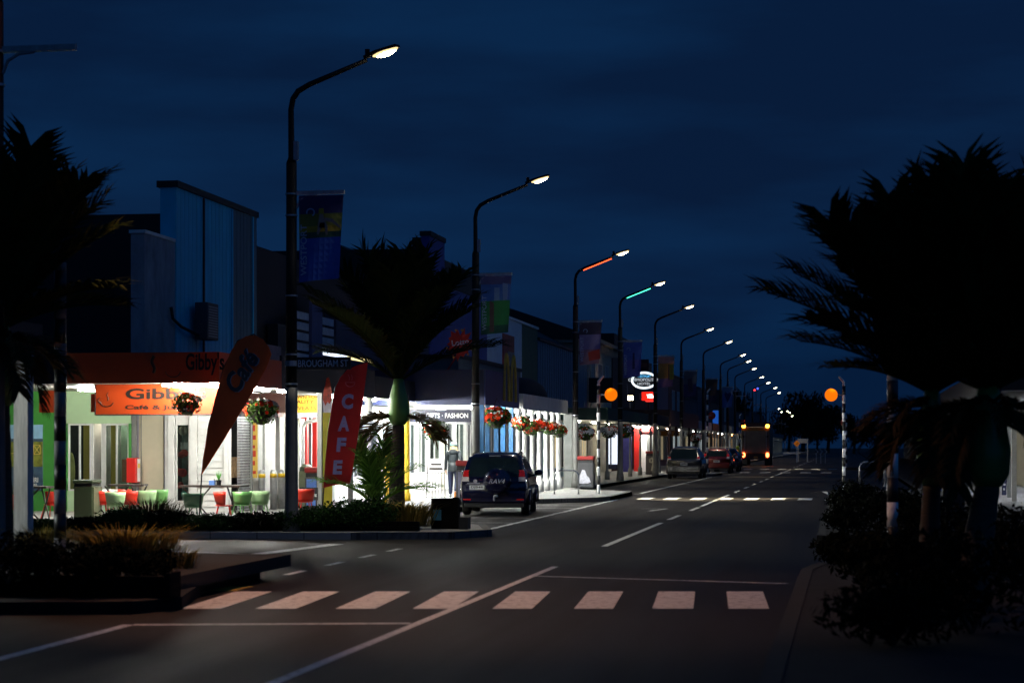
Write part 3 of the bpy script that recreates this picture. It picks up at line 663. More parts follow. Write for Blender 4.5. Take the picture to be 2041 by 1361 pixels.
v = verandah(ws, XF, -10.4, 63.8, 74.2, 2.95, 3.42, VW, posts=ps, pr=.085, tubes=[(-12.4, 65, 1.25), (-11.6, 67.5, 1.25), (-12.4, 70, 1.25), (-11.6, 73, 1.25)], tm=TUBEB)
cv = MB()                                                        # rounded far corner of the fascia
for k in range(8):
    a0, a1 = R(k * 11), R((k + 1) * 11)
    p0, p1 = [(-11.6 + 1.2 * math.cos(a), 74.2 + 1.2 * math.sin(a)) for a in (a0, a1)]
    cv.extr([(p0[0], p0[1], 2.92), (p1[0], p1[1], 2.92), (p1[0], p1[1], 3.42), (p0[0], p0[1], 3.42)], V((-math.cos(a0), -math.sin(a0), 0)) * .05)
build(cv, 'curved_fascia', VW, v)
dm = MB(); dm.lathe([(1.05, 0), (1.0, .3), (.85, .55), (.55, .75), (.25, .84), (.05, .86)], (-12.1, 73.6, 3.42), 20); build(dm, 'domed_roof', DARKR, v, smooth=True)
P(v, 'end_pillar', GPOST, (-10.75, -10.42, 75.6, 76.0, .12, 3.0)); build(MB().tube([(-10.35, 76.4, .13), (-10.35, 76.4, 3.3)], .05, 8), 'downpipe', WHITE, v)
P(ws, 'wall', WHITE, (XF - .25, XF - .02, 83.1, 95, .1, .7)); 
for k in range(5): window(ws, 83.3 + k * 2.3, 85.2 + k * 2.3, XF - .1, .72, 2.6, 'x', 1, pane=DPANE if k % 2 else PANE); P(ws, 'pilaster', WHITE, (XF - .3, XF + .03, 85.22 + k * 2.3, 85.58 + k * 2.3, .1, 2.6))
P(ws, 'back_room', pm('shop interior', (0,0,0)), (XF - 1.4, XF - 1.3, 83.1, 95, .1, 3.0))
# ---------------- grey boarded building and the one with bracketed eaves
gb = thing('boarded_building', 'two storey grey blue building clad in vertical boards beyond the white shop', 'building', (XF, 104, 0))
m = MB(); y = y2 + .05; k = 0; BRD = pm('grey blue boards', (.16, .24, .30), .65, scale=2, stretch=(1, 4, .3), var=.25)
while y < 112: m.box(XF - .4, XF + (.0 if k % 2 else .035), y, y + (.26 if k % 2 == 0 else .5), .1, 6.75); y += .26 if k % 2 == 0 else .5; k += 1
build(m, 'wall', BRD, gb)
P(gb, 'capping', DARKR, (XF - .45, XF + .12, y2 + .05, 112, 6.75, 6.9))
ro = MB(); ro.extr([(XF - .2, y2 + 2, 6.9), (XF - 6, y2 + 2, 8.6), (XF - 12, y2 + 2, 6.9)], (0, 18, 0)); build(ro, 'roof', DARKR, gb)
gc = pm('dark green canopy', (.01, .06, .03), .5)
verandah(gb, XF, -11.0, 92, 111, 2.95, 3.5, gc, posts=[(-11.15, yy) for yy in (93, 98, 103, 108)], postm=GPOST, pr=.06, tubes=[(-12.8, 95), (-12.8, 101), (-12.8, 107)], tm=TUBEW)
for k in range(6): window(gb, 96 + k * 2.6, 98.1 + k * 2.6, XF + .05, .6, 2.6, 'x', 1, pane=em('warm lit shop window', (1.0, .82, .5), .5) if k % 2 else DPANE)
eb = thing('eaved_building', 'two storey building with pale corner and bracketed eaves, left of the hotel', 'building', (XF, 118, 0))
P(eb, 'wall', pm('pale stucco', (.42, .39, .30), .7, scale=2), (-24, XF, 112.6, 124, .1, 7.6))
P(eb, 'eave', pm('eave lining', (.30, .27, .2), .6), (-24.4, XF + .7, 112.2, 124.4, 7.6, 7.8))
ro = MB(); ro.extr([(XF + .75, 112.1, 7.8), (XF - 4.5, 112.1, 9.6), (-24.5, 112.1, 7.8)], (0, 12.4, 0)); build(ro, 'roof', DARKR, eb)
for k in range(5): P(eb, 'bracket', CREAM, (XF + .003, XF + .5, 112.7 + k * 2.6, 112.85 + k * 2.6, 7.2, 7.597))
build(MB().tube([(XF + .1, 113.2, 7.3), (XF + .1, 113.2, 3.6)], .07, 8), 'downpipe', CREAM, eb)
for k in range(3): window(eb, 114 + k * 3.3, 115.4 + k * 3.3, XF + .01, 4.6, 6.6, 'x', 1, pane=DPANE)
verandah(eb, XF, -11.0, 113, 124, 2.95, 3.55, BLACKP, posts=[(-11.15, 114), (-11.15, 119)], postm=GPOST, pr=.06, tubes=[(-12.8, 116), (-12.8, 121)], tm=TUBEW)
x0, x1 = xY(1176, 113), xY(1224, 113)
bd = P(eb, 'dark_sign_box', BLACKP, (x0, x1, 112.4, 112.6, zY(1200, 802, 112.5), zY(1200, 753, 112.5)))
pw = em('lit poster window', (.80, .88, 1.0), 1.15)
f = P(eb, 'window', NAVY, (xY(1208, 121), xY(1240, 121), 121.0, 121.1, .3, 2.85)); P(f, 'pane', pw, (xY(1213, 121), xY(1216, 121), 120.98, 120.995, .6, 2.6)); P(f, 'pane', pw, (xY(1219, 121), xY(1236, 121), 120.98, 120.995, .6, 2.6))
P(eb, 'pilaster', pm('blue violet paint', (.05, .05, .30), .5), (xY(1242, 121), xY(1258, 121), 120.9, 121.4, .12, 2.9))
# ---------------- hotel
ho = thing('hotel', 'dark hotel with a glowing oval sign, red lit board and red entry column', 'hotel', (XF, 134, 0))
DKB = pm('dark maroon hotel wall', (.03, .012, .010), .6, scale=1.5)
P(ho, 'wall', DKB, (-28, XF, 124.6, 150, .1, 7.9)); P(ho, 'parapet', BLACKP, (-20, XF + .1, 124.55, 137, 7.9, 8.8))
rs = P(ho, 'roof_sign', pm('dark red sign', (.10, .008, .006), .5), (xY(1252, 124.3), xY(1293, 124.3), 124.3, 124.4, zY(1280, 740, 124.3), zY(1280, 716, 124.3)))
lettering('COSMOPOLITAN', pm('dull red lettering', (.45, .06, .04), .5), rs, onY(1240, 732, 124.29), xY(1289, 124.3) - xY(1240, 124.3), .27, bold=.01)
v = verandah(ho, XF, -11.0, 125, 149, 3.0, 4.0, pm('brown verandah board', (.06, .03, .02), .6, scale=2), posts=[(-11.15, y) for y in (126, 131, 136, 142, 148)], postm=DKB, pr=.09, tubes=[(-12.9, 129), (-12.9, 136), (-12.9, 144)], tm=em('warm hotel tube', (1, .8, .6), 30))
P(ho, 'entry_column', REDP, (xY(1265, 124.5), xY(1276, 124.5), 124.1, 124.5, .12, 2.95)); P(ho, 'entry_beam', REDP, (xY(1276, 124.5), xY(1302, 124.5), 124.2, 124.4, 2.55, 2.9))
P(ho, 'door', WHITE, (xY(1277, 124.5), xY(1290, 124.5), 124.45, 124.58, .12, 2.5)); P(ho, 'door', GPOST, (xY(1290, 124.5) + .003, xY(1304, 124.5), 124.45, 124.58, .12, 2.5))
tube(ho, xY(1283, 123.6), 123.6, 2.95, .8, 'x')
# oval sign
Y = 119.0
t = thing('oval_hotel_sign', 'glowing oval hotel sign ringed in white light above the hotel verandah', 'sign', onY(1284, 775, Y))
c = onY(1284, 758, Y); s_ = (xY(1310, Y) - xY(1258, Y)) / 2; hz = zY(1284, 741, Y) - c.z
NEO2 = em('soft white sign letters', (.85, .92, 1.0), .8); NEON = em('white sign light', (.85, .95, 1.0), 1.6)
build(MB().extr([c + V((s_ * 1.02 * math.cos(R(a)), .02, hz * 1.02 * math.sin(R(a)))) for a in range(0, 360, 12)], (0, .25, 0)), 'sign_body', BLACKP, t)
m = MB(); m.tube([c + V((s_ * .93 * math.cos(R(a)), -.02, hz * .9 * math.sin(R(a)))) for a in range(0, 361, 10)], .06, 6, cap=False); build(m, 'light_ring', NEON, t)
lettering('WESTPORT', em('blue sign light', (.12, .55, 1.0), 1.6), t, c + V((-.40, -.05, hz * .34)), .8, .14, bold=.0)
lettering('COSMOPOLITAN', NEO2, t, c + V((-s_ * 1.2, -.13, -hz * .10)), s_ * 2.4, .17, bold=.0)
lettering('HOTEL', NEO2, t, c + V((-.40, -.05, -hz * .54)), .8, .15, bold=.0)
build(MB().tube([c + V((-s_ * .8, .15, -hz * .5)), V((c.x - s_ * .8, Y + .15, 4.0)), V((XF, Y + 5.5, 4.0))], .05, 6), 'bracket', BLACKP, t)
t = thing('red_board', 'red lit board reading in bright letters, just below the oval hotel sign', 'sign', onY(1293, 798, Y))
P(t, 'case', BLACKP, (xY(1274, Y), xY(1310, Y), Y, Y + .2, zY(1290, 798, Y), zY(1290, 781, Y)))
P(t, 'lit_panel', em('red panel light', (1.0, .02, .01), 1.3), (xY(1279, Y), xY(1309, Y), Y - .02, Y - .005, zY(1290, 798, Y), zY(1290, 781, Y)))
lettering('VIEW', em('hot red lettering', (1, .55, .5), 6), t, onY(1289, 793.5, Y - .03), xY(1307, Y) - xY(1289, Y), .24, bold=.03)
P(t, 'side_panel', pm('pale panel', (.35, .30, .28), .5), (xY(1274.5, Y), xY(1278.5, Y), Y - .02, Y - .005, zY(1290, 796, Y), zY(1290, 783, Y)))
P(t, 'light_bar', em('red bar', (1, .04, .03), 4), (xY(1287, Y), xY(1307, Y), Y - .05, Y - .02, zY(1290, 800, Y), zY(1290, 799, Y)))
build(MB().tube([onY(1292, 798, Y + .1), onY(1292, 815, Y + .1)], .05, 6), 'post', BLACKP, t)
t = thing('flood_lamp', 'bright warm floodlight left below the oval hotel sign', 'floodlight', onY(1257, 805, Y))
P(t, 'case', BLACKP, (xY(1250, Y), xY(1263, Y), Y, Y + .2, zY(1255, 798, Y), zY(1255, 788, Y)))
P(t, 'lens', em('warm flood lens', (1.0, .78, .42), 60), (xY(1251.5, Y), xY(1262, Y), Y - .02, Y - .004, zY(1255, 797, Y), zY(1255, 789, Y)))
build(MB().tube([onY(1251, 788, Y + .1), onY(1250, 765, Y + .1)], .02, 6).tube([onY(1256, 800, Y + .1), onY(1256, 814, Y + .1)], .04, 6), 'bracket', GALV, t)
# ---------------- the shops that run on down the street
rg = random.Random(21)
far_specs = [  # name, label, y0, y1, height, wall colour, fascia colour
 ('pale_shop', 'grey boarded shop just past the hotel with a white verandah board', 150.5, 164, 6.6, (.10, .11, .15), (.45, .45, .45)),
 ('brick_shop', 'dark red two storey shop behind the silver parked car', 164.4, 180, 7.6, (.06, .02, .015), (.06, .05, .05)),
 ('grey_shop', 'low black shop behind the red parked car', 180.4, 196, 6.0, (.02, .02, .025), (.3, .28, .25)),
 ('blue_shop', 'shop with a bright blue sign high on its front, left of the truck', 196.4, 214, 7.4, (.02, .03, .05), (.03, .06, .2)),
 ('orange_lit_shop', 'shop lit orange under its verandah, nearest to the left side of the truck', 214.4, 236, 6.2, (.05, .025, .01), (.12, .05, .02)),
 ('tall_far_shop', 'tall dim building directly behind the truck', 236.4, 262, 8.2, (.03, .03, .035), (.04, .04, .05)),
 ('low_far_shop', 'low far shop showing just right of the truck roof', 262.4, 300, 6.0, (.05, .045, .04), (.2, .18, .15)),
 ('last_shop', 'last dim building before the dark trees at the far end', 300.4, 350, 6.8, (.03, .03, .035), (.08, .08, .08))]
for i, (nme, lb, y0, y1, hh, wc, fc) in enumerate(far_specs):
    s = thing(nme, lb, 'shop', (XF, y0, 0))
    P(s, 'wall', pm(nme + ' wall', wc, .65, scale=1.5), (-26, XF, y0, y1, .1, hh)); P(s, 'capping', DARKR, (-26.05, XF + .08, y0 - .04, y1, hh, hh + .15))
    warm = i in (4, 5)
    verandah(s, XF, -11.0, y0 + .5, y1 - .5, 3.0, 3.6, pm(nme + ' fascia', fc, .6), posts=[(-11.15, y0 + 1 + k * 3.6) for k in range(int((y1 - y0) / 3.6))], postm=WHITE if i in (0, 2, 3) else GPOST, pr=.06,
             tubes=[(-12.8, y0 + 3 + k * 6.5) for k in range(int((y1 - y0 - 2) / 6.5))], tm=em('amber verandah tube', (1, .38, .08), 90) if warm else em('far verandah tube', (.95, 1.0, .92), 55))
    y = y0 + .8; k = 0
    while y < y1 - 2.6:
        window(s, y, y + 2.2, XF + .01, .6, 2.6, 'x', 1, pane=em('pale lit shop window', (.8, .95, 1.0), .35) if rg.random() < .4 else (em('dim warm shop window', (1, .82, .5), .25) if rg.random() < .4 else DPANE), fm=WHITE if k % 2 else GPOST); y += 2.7; k += 1
    if i in (1, 5): window(s, y0 + 3, y0 + 5, XF + .01, 4.6, 6.4, 'x', 1, pane=DPANE); window(s, y0 + 8, y0 + 10, XF + .01, 4.6, 6.4, 'x', 1, pane=DPANE)
    if i == 3: P(s, 'blue_sign', em('lit blue sign', (.03, .20, .95), .35), (xY(1421, y0), xY(1432, y0), y0 - .3, y0 - .1, zY(1425, 845, y0), zY(1425, 818, y0)))
    if i == 0:
        P(s, 'projecting_sign', BLACKP, (xY(1356, y0), xY(1375, y0), y0 - .2, y0 - .1, zY(1360, 851, y0), zY(1360, 836, y0)))
        P(s, 'arrow_sign', pm('amber arrow sign', (.55, .25, .03), .5), (xY(1314, y0 - 3), xY(1356, y0 - 3), y0 - 3.1, y0 - 3, zY(1340, 869, y0 - 3), zY(1340, 859, y0 - 3)))
# ---------------- right hand side
struct('pavement', MB().quad((3.4, 50, .136), (6.99, 50, .136), (6.99, 90, .136), (3.4, 90, .136)), conc)
rb = thing('right_shop', 'shop on the right with lit white verandah posts, glimpsed between the palm trunks', 'shop', (7.0, 60, 0))
PURP = pm('violet blue shop wall', (.22, .24, .55), .5, scale=2)
P(rb, 'wall', BLACKP, (7.02, 20, 46, 92, .1, 6.0)); P(rb, 'wall', PURP, (6.8, 7.0, 62, 72, .1, 3.0)); P(rb, 'wall', pm('grey wall', (.35, .35, .36), .6, scale=2), (6.8, 7.0, 54, 61.9, .1, 3.0)); P(rb, 'pilaster', pm('bright blue paint', (.02, .18, .55), .5), (6.6, 7.0, 72.1, 74, .1, 3.0)); P(rb, 'pilaster', WHITE, (6.7, 7.0, 74.1, 75, .1, 3.0)); P(rb, 'wall', BEIGE, (6.8, 7.0, 75.1, 88, .1, 3.0))
v = P(rb, 'verandah', DARKR, (3.7, 7.0, 50, 88, 3.1, 3.7)); P(v, 'soffit', SOF, (3.7, 7.0, 50.05, 88, 3.06, 3.085)); P(v, 'fascia', BLACKP, (3.6, 3.68, 50, 88, 2.7, 3.8))
for y in (60, 66, 76): tube(v, 5.9, y, 3.05, 1.25, mat=em('cool fluorescent tube', (.85, .9, 1.0), 420))
for x, y, mat in ((xY(2021, 58.5), 58.5, WHITE), (xY(2012, 63), 63, GPOST), (xY(1992, 78), 78, WHITE)): P(v, 'post', mat, (x - .07, x + .07, y - .07, y + .07, .12, 3.05))
Yb = 83.0
sb = P(rb, 'arrow_board', pm('pale blue board', (.35, .60, .75), .5, scale=2), (xY(1955, Yb), xY(1981, Yb), Yb, Yb + .05, zY(1970, 966, Yb), zY(1970, 920, Yb)))
P(sb, 'picture_panel', pm('blue picture panel', (.08, .30, .60), .5, scale=5, var=.7), (xY(1955, Yb), xY(1981, Yb), Yb - .01, Yb - .003, zY(1970, 941, Yb), zY(1970, 922, Yb)))
a = onY(1969, 950, Yb - .01); build(MB().extr([a + V(p) for p in ((0,0,-.03), (.13,0,-.03), (.13,0,-.09), (.24,0,0), (.13,0,.09), (.13,0,.03), (0,0,.03))], (0, -.006, 0)), 'arrow', pm('blue arrow', (.01, .08, .45), .5), sb)
tg = P(rb, 'tall_sign', NAVY, (xY(1997, 66), xY(2006, 66), 66, 66.1, .13, zY(2000, 927, 66)))
for k in range(7): P(tg, 'pale_mark', WTXT, (xY(1999.5, 66), xY(2003, 66) + .02 * (k % 2), 65.985, 65.997, .3 + k * .15, .36 + k * .15))
lb2 = ['dark building on the far right behind the palms', 'dark low building beyond the lit right hand shop', 'far dark building on the right before the trees']
for i, (y0, y1, hh) in enumerate(((20, 45.8, 5.5), (92.3, 150, 5.5), (151, 260, 5.0))):
    if i == 0: continue
    s = thing('dark_building', lb2[i], 'building', (7, y0, 0)); P(s, 'wall', BLACKP, (7.05, 20, y0, y1, .1, hh)); P(s, 'capping', DARKR, (6.95, 20.1, y0 - .05, y1, hh, hh + .2))
    P(s, 'verandah', DARKR, (3.8, 7.0, y0 + 1, y1 - 1, 3.0, 3.5))
    for k in range(4): window(s, y0 + 2 + k * 5, y0 + 4.5 + k * 5, 7.0, .7, 2.6, 'x', 1, pane=DPANE, t=-.06)

# the corner shop on the near left: only its verandah post stands inside the picture
ns = thing('near_shop', 'dark corner shop verandah at the far left edge behind the palm', 'shop', (XF, 18, 0))
P(ns, 'wall', BLACKP, (-24, XF, 8, 25.2, .1, 5.0)); v = P(ns, 'verandah', DARKR, (XF, -10.95, 8, 26.0, 2.95, 3.4)); P(v, 'soffit', SOF, (XF, -11.0, 8.05, 25.95, 2.92, 2.945))
tube(v, -13.3, 23.2, 2.92, 1.25, mat=em('dim fluorescent tube', (.92, 1.0, .96), 420))
pq = D(47, HY, 26); P(v, 'post', pm('white painted timber', (.66, .64, .60), .7, scale=4, stretch=(5, 5, .6), var=.25, bump=.2), (pq.x - .095, pq.x + .095, pq.y - .095, pq.y + .095, .29, 2.918))
# ================================================================ plants
NIK = leafm('nikau leaflets', (.016, .028, .006), (.040, .048, .012)); NIKD = leafm('dead brown fronds', (.04, .026, .010), (.10, .066, .028))
TRK = pm('ringed palm trunk', (.055, .046, .032), .85, scale=4, stretch=(1, 1, 14), var=.5, bump=.4, bscale=8)
SHAFT = pm('green crownshaft', (.10, .24, .05), .38, scale=2.5, var=.3)
def frond_mesh(Lf, e0, e1, rng, leaf=.62, n=54, wd=.058):
    mb = MB(); pts = []; p = V((0,0,0)); N_ = 22
    for i in range(N_ + 1):
        t = i / N_; pts.append(p.copy()); e = R(e0 + (e1 - e0) * t ** 1.3); p = p + V((math.cos(e), 0, math.sin(e))) * (Lf / N_)
    mb.tube(pts, [.030 * (1 - .85 * i / N_) + .003 for i in range(N_ + 1)], 5)
    for i in range(n):
        t = .13 + .87 * (i + rng.random() * .6) / n; k = min(N_ - 1, int(t * N_)); q = pts[k].lerp(pts[k+1], t * N_ - k)
        tg = (pts[k+1] - pts[k]).normalized(); up = V((-tg.z, 0, tg.x))
        ll = leaf * (.35 + .65 * math.sin(math.pi * min(1, .18 + .60 * t)) ** .7) * (.85 + .3 * rng.random())
        for s in (-1, 1):
            d = (V((0, s, 0)) * (.62 + .25 * rng.random()) + tg * (.85 + .25 * t) + up * (.30 + .3 * rng.random())).normalized()
            a = q; b = a + d * ll * .55; c = b + (d + V((0, 0, -.35 - .3 * rng.random()))).normalized() * ll * .45
            w_ = d.cross(up if abs(d.dot(up)) < .9 else tg).normalized() * wd * .5
            mb.add([a - w_*.6, a + w_*.6, b + w_, b - w_, c], [(0,1,2,3), (3,2,4)])
    return mb
def mesh_of(mb, mat):
    o = build(mb, 'frond', mat); me = o.data; bpy.data.objects.remove(o); return me
rg = random.Random(11)
FR = [mesh_of(frond_mesh(2.3, 86, 64, rg), NIK), mesh_of(frond_mesh(2.3, 72, 44, rg), NIK), mesh_of(frond_mesh(2.3, 54, 22, rg), NIK), mesh_of(frond_mesh(2.2, 34, 0, rg), NIK), mesh_of(frond_mesh(1.8, 4, -62, rg), NIKD), mesh_of(frond_mesh(1.9, -25, -80, rg), NIKD)]
def palm(name, label, base, lean, hz, spec, seed, sc=1.0, tr=.11, group=None, shaft=True, fmesh=None, extra=(), low={}):
    """base on the ground, crown foot at base + lean + hz up; spec = (frond mesh, how many)"""
    t = thing(name, label, 'palm tree', base, 0, group); rg = random.Random(seed); FRM = fmesh or FR
    topp = V((lean[0], lean[1], hz)); m = MB(); pts = []; rad = []
    for i in range(15):
        u = i / 14; q = V((topp.x * u ** 1.5, topp.y * u ** 1.5, hz * u)); pts.append(q); rad.append(tr * (1.35 - .5 * u) * (1 + .04 * (i % 2)))
    m.tube(pts, rad, 12); build(m, 'trunk', TRK, t, True, True)
    c = topp
    if shaft:
        build(MB().lathe([(tr * .95, 0), (tr * 1.5, .12), (tr * 1.62, .35), (tr * 1.3, .62), (tr * .9, .85), (tr * .75, .98)], topp - V((0,0,.02)), 14), 'crownshaft', SHAFT, t, True, True); c = topp + V((0, 0, .9))
    k = 0
    for fi, az, s in extra:
        o = bpy.data.objects.new('frond', FRM[fi]); COL.objects.link(o); o.parent = t; o.location = c + V((0, 0, -.75 if fi > 3 else 0)); o.rotation_euler = (R(rg.uniform(-14, 14)), 0, R(az)); o.scale = (s, s, s)
    for fi, n in spec:
        for j in range(n):
            o = bpy.data.objects.new('frond', FRM[fi]); COL.objects.link(o); o.parent = t
            o.location = c + V((0, 0, -.12 if fi > 3 else 0)); k += 1
            o.rotation_euler = (R(rg.uniform(-14, 14)), R(rg.uniform(-9, 9)), k * 2.39996 + rg.uniform(-.25, .25)); s = sc * rg.uniform(.85, 1.12) * low.get(fi, 1); o.scale = (s, s, s)
    return t
full = [(0, 12), (1, 12), (2, 9)]
def onG(px, d, z=.13): p = D(px, HY, d); p.z = z; return p
palm('palm_tree', 'dark palm right of the road, its crown the big left half of the black mass', onG(1850, 20), (.04, .1), 1.22, [(0, 14), (1, 15), (2, 15), (3, 13), (4, 7), (5, 6)], 4, .85, .095, 'palms along the street', low={3: .78, 4: .5, 5: .6})
palm('palm_tree', 'dark thick trunked palm at the right edge of the picture', onG(1937, 19.4), (.17, .2), 1.22, [(0, 12), (1, 13), (2, 14), (3, 11), (4, 8), (5, 5)], 8, .86, .135, 'palms along the street', low={3: .78, 4: .5, 5: .6})
palm('palm_tree', 'dark palm at the left edge with reddish lit fronds', onG(2, 24), (.0, .0), 2.1, [(0, 7), (1, 7), (2, 8), (3, 8), (4, 7), (5, 5)], 15, .92, .12, 'palms along the street', low={3: .8, 4: .55, 5: .5})
palm('palm_tree', 'palm with a bulging green crownshaft standing in the planter before the white shopfronts', onG(790, 42), (.05, 0), 2.05, full, 23, 1.12, .145, 'palms along the street', extra=[(3, 8, 1.0), (3, 170, .9), (4, -12, .62), (4, 185, .8), (4, 140, .85), (4, 215, .7), (5, 165, .75), (5, 120, .7), (4, 60, .7)])
NIKY = leafm('young palm leaflets', (.03, .08, .012), (.10, .20, .03))
FRS = [mesh_of(frond_mesh(1.25, 86, 55, rg, .42, 24, .03), NIKY), mesh_of(frond_mesh(1.3, 70, 20, rg, .42, 24, .03), NIKY), mesh_of(frond_mesh(1.2, 45, -10, rg, .42, 24, .03), NIKY)]
palm('young_palm', 'young palm with arching fronds low beside the green shafted palm', onG(748, 41.2), (0, 0), .35, [(0, 5), (1, 6), (2, 6)], 31, 1.05, .10, shaft=False, fmesh=FRS)
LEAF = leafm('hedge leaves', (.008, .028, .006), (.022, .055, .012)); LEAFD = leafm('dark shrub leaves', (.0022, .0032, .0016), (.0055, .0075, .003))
STEM = pm('twig wood', (.03, .022, .015), .9)
def shrub(label, base, r, n, size, seed, mat=LEAF, group='shrubs in the planting beds', name='shrub'):
    t = thing(name, label, 'shrub', base, 0, group); rg = random.Random(seed); m = MB()
    for k in range(5):
        c = (r[0] * rg.uniform(-.4, .4), r[1] * rg.uniform(-.4, .4), r[2] * rg.uniform(.75, 1.0)); m.leaves(c, (r[0] * .7, r[1] * .7, r[2] * .75), n // 5, size, rg, shell=.3, aspect=.35)
    build(m, 'foliage', mat, t, True)
    s = MB()
    for k in range(6): a = rg.random() * 6.28; s.tube([(0,0,0), (.5*r[0]*math.cos(a), .5*r[1]*math.sin(a), r[2] * 1.1)], [.02, .006], 5)
    build(s, 'stems', STEM, t, True)
    return t
hl = ['at the far left under the green wall', 'under the green bin', 'left of centre under the café chairs', 'below the door with red ornaments', 'under the foot of the orange flag', 'right of the orange flag foot', 'in front of the nearest lamp pole', 'under the red flag', 'bright green and nearest to the young palm']
for i, (px, top_, rz_) in enumerate(((85, 1045, .5), (175, 1040, .55), (262, 1022, .62), (345, 1026, .6), (425, 1034, .55), (505, 1030, .55), (585, 1026, .58), (648, 1016, .62), (712, 1003, .70))):
    b = onG(px, 37.6, .13); hh = (H - (top_ - HY) * 37.6 / F) - .13 + .10
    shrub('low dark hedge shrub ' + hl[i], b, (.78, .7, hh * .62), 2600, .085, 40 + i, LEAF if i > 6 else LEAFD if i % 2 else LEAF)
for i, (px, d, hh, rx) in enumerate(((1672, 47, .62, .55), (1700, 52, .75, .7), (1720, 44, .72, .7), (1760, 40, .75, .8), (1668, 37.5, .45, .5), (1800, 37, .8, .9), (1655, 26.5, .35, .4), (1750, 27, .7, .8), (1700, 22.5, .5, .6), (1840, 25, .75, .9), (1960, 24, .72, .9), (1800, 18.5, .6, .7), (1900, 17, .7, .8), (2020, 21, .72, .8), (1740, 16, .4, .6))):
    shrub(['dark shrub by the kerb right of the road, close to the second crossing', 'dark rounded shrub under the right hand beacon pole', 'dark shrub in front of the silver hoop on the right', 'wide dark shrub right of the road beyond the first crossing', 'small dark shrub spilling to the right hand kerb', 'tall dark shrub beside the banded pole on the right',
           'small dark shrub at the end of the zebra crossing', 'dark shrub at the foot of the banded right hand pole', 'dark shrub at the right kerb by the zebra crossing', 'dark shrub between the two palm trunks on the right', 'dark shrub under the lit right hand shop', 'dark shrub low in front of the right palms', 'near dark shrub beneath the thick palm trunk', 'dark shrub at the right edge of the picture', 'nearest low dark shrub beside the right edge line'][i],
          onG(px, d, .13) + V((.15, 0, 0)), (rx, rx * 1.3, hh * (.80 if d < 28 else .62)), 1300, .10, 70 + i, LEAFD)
GRS = leafm('golden tussock blades', (.09, .08, .015), (.32, .22, .05))
def tussock(label, base, r, h, n, seed, mat=GRS):
    t = thing('grass_tussock', label, 'grass tussock', base, 0, 'grass tussocks in the beds'); rg = random.Random(seed); m = MB()
    for k in range(n):
        a = rg.random() * 6.28; q = r * .85 * rg.random() ** .5; b = V((q * math.cos(a), q * math.sin(a), 0)); o = V((math.cos(a), math.sin(a), 0)); hh = h * rg.uniform(.55, 1.0); sp = r * rg.uniform(.2, .9); w_ = V((-o.y, o.x, 0)) * .007
        c1 = b + o * sp * .35 + V((0,0,hh * .7)); c2 = b + o * sp + V((0,0,hh * rg.uniform(.75, 1.0)))
        m.add([b - w_, b + w_, c1 + w_, c1 - w_, c2], [(0,1,2,3), (3,2,4)])
    build(m, 'blades', mat, t, True); build(MB().lathe([(r * .8, -.02), (r * .5, .02), (.02, .03)], (0,0,0), 10), 'root_crown', soil, t, True)
    return t
tussock('large golden tussock in the near left bed beside the banded pole', onG(252, 24.0, .3), .68, .52, 1000, 1)
tussock('small golden tussock between the white post and the banded pole', onG(85, 25.0, .3), .35, .5, 320, 2)
tussock('small tussock right of the large golden one', onG(352, 23.5, .28), .28, .28, 160, 3)
tussock('golden tussock at the right end of the far planter', onG(808, 38.5, .2), .75, .55, 700, 4)
tussock('golden tussock between the hedge and the young palm', onG(765, 38.8, .2), .45, .55, 350, 5)
tussock('dark tussock below the café door, tips against the light', onG(300, 39, .13), .7, .68, 600, 6, leafm('dark blades', (.015, .02, .006), (.04, .03, .012)))
# near left bed and the far planter
pw_ = thing('planter_wall', 'low dark timber retaining wall round the near left bed', 'planter wall', (-9.5, 20, .13))
TIMB = pm('dark stained timber', (.004, .0035, .003), .95, scale=3, spec=.1, stretch=(1, 6, 6), var=.4, bump=.3)
for k in range(2): P(pw_, 'sleeper', TIMB, (-16, -7.05 - .02 * k, 19.95, 20.1, .134 + k * .115, .134 + k * .115 + .11))
P(pw_, 'end_post', TIMB, (-7.04, -6.98, 19.9, 20.25, .134, .40)); P(pw_, 'bed_soil', soil, (-16, -7.3, 20.12, 25.6, .134, .29))
pw_ = thing('planter_wall', 'dark timber planter end beside the parking bay, left of the blue car', 'planter wall', onG(890, 38, .13))
a, b = D(866, HY, 38.6), D(893, HY, 37.9)
P(pw_, 'board', TIMB, (a.x, b.x + .02, 37.5, 37.62, .134, .72)); P(pw_, 'end_post', TIMB, (b.x + .03, b.x + .14, 37.45, 37.65, .134, .74)); P(pw_, 'kerb_stone', pm('dark kerb stone', (.02, .02, .02), .8, scale=4), (b.x + .16, b.x + .34, 37.4, 37.7, .134, .36))
for k in range(2): P(pw_, 'sleeper', TIMB, (-17.5 + k * .004, a.x - .01, 36.35 + .01 * k, 36.5, .134 + k * .092, .134 + k * .092 + .088))
P(pw_, 'poster', pm('blue poster scrap', (.05, .20, .28), .5), (a.x + .05, a.x + .2, 37.47, 37.497, .3, .5))
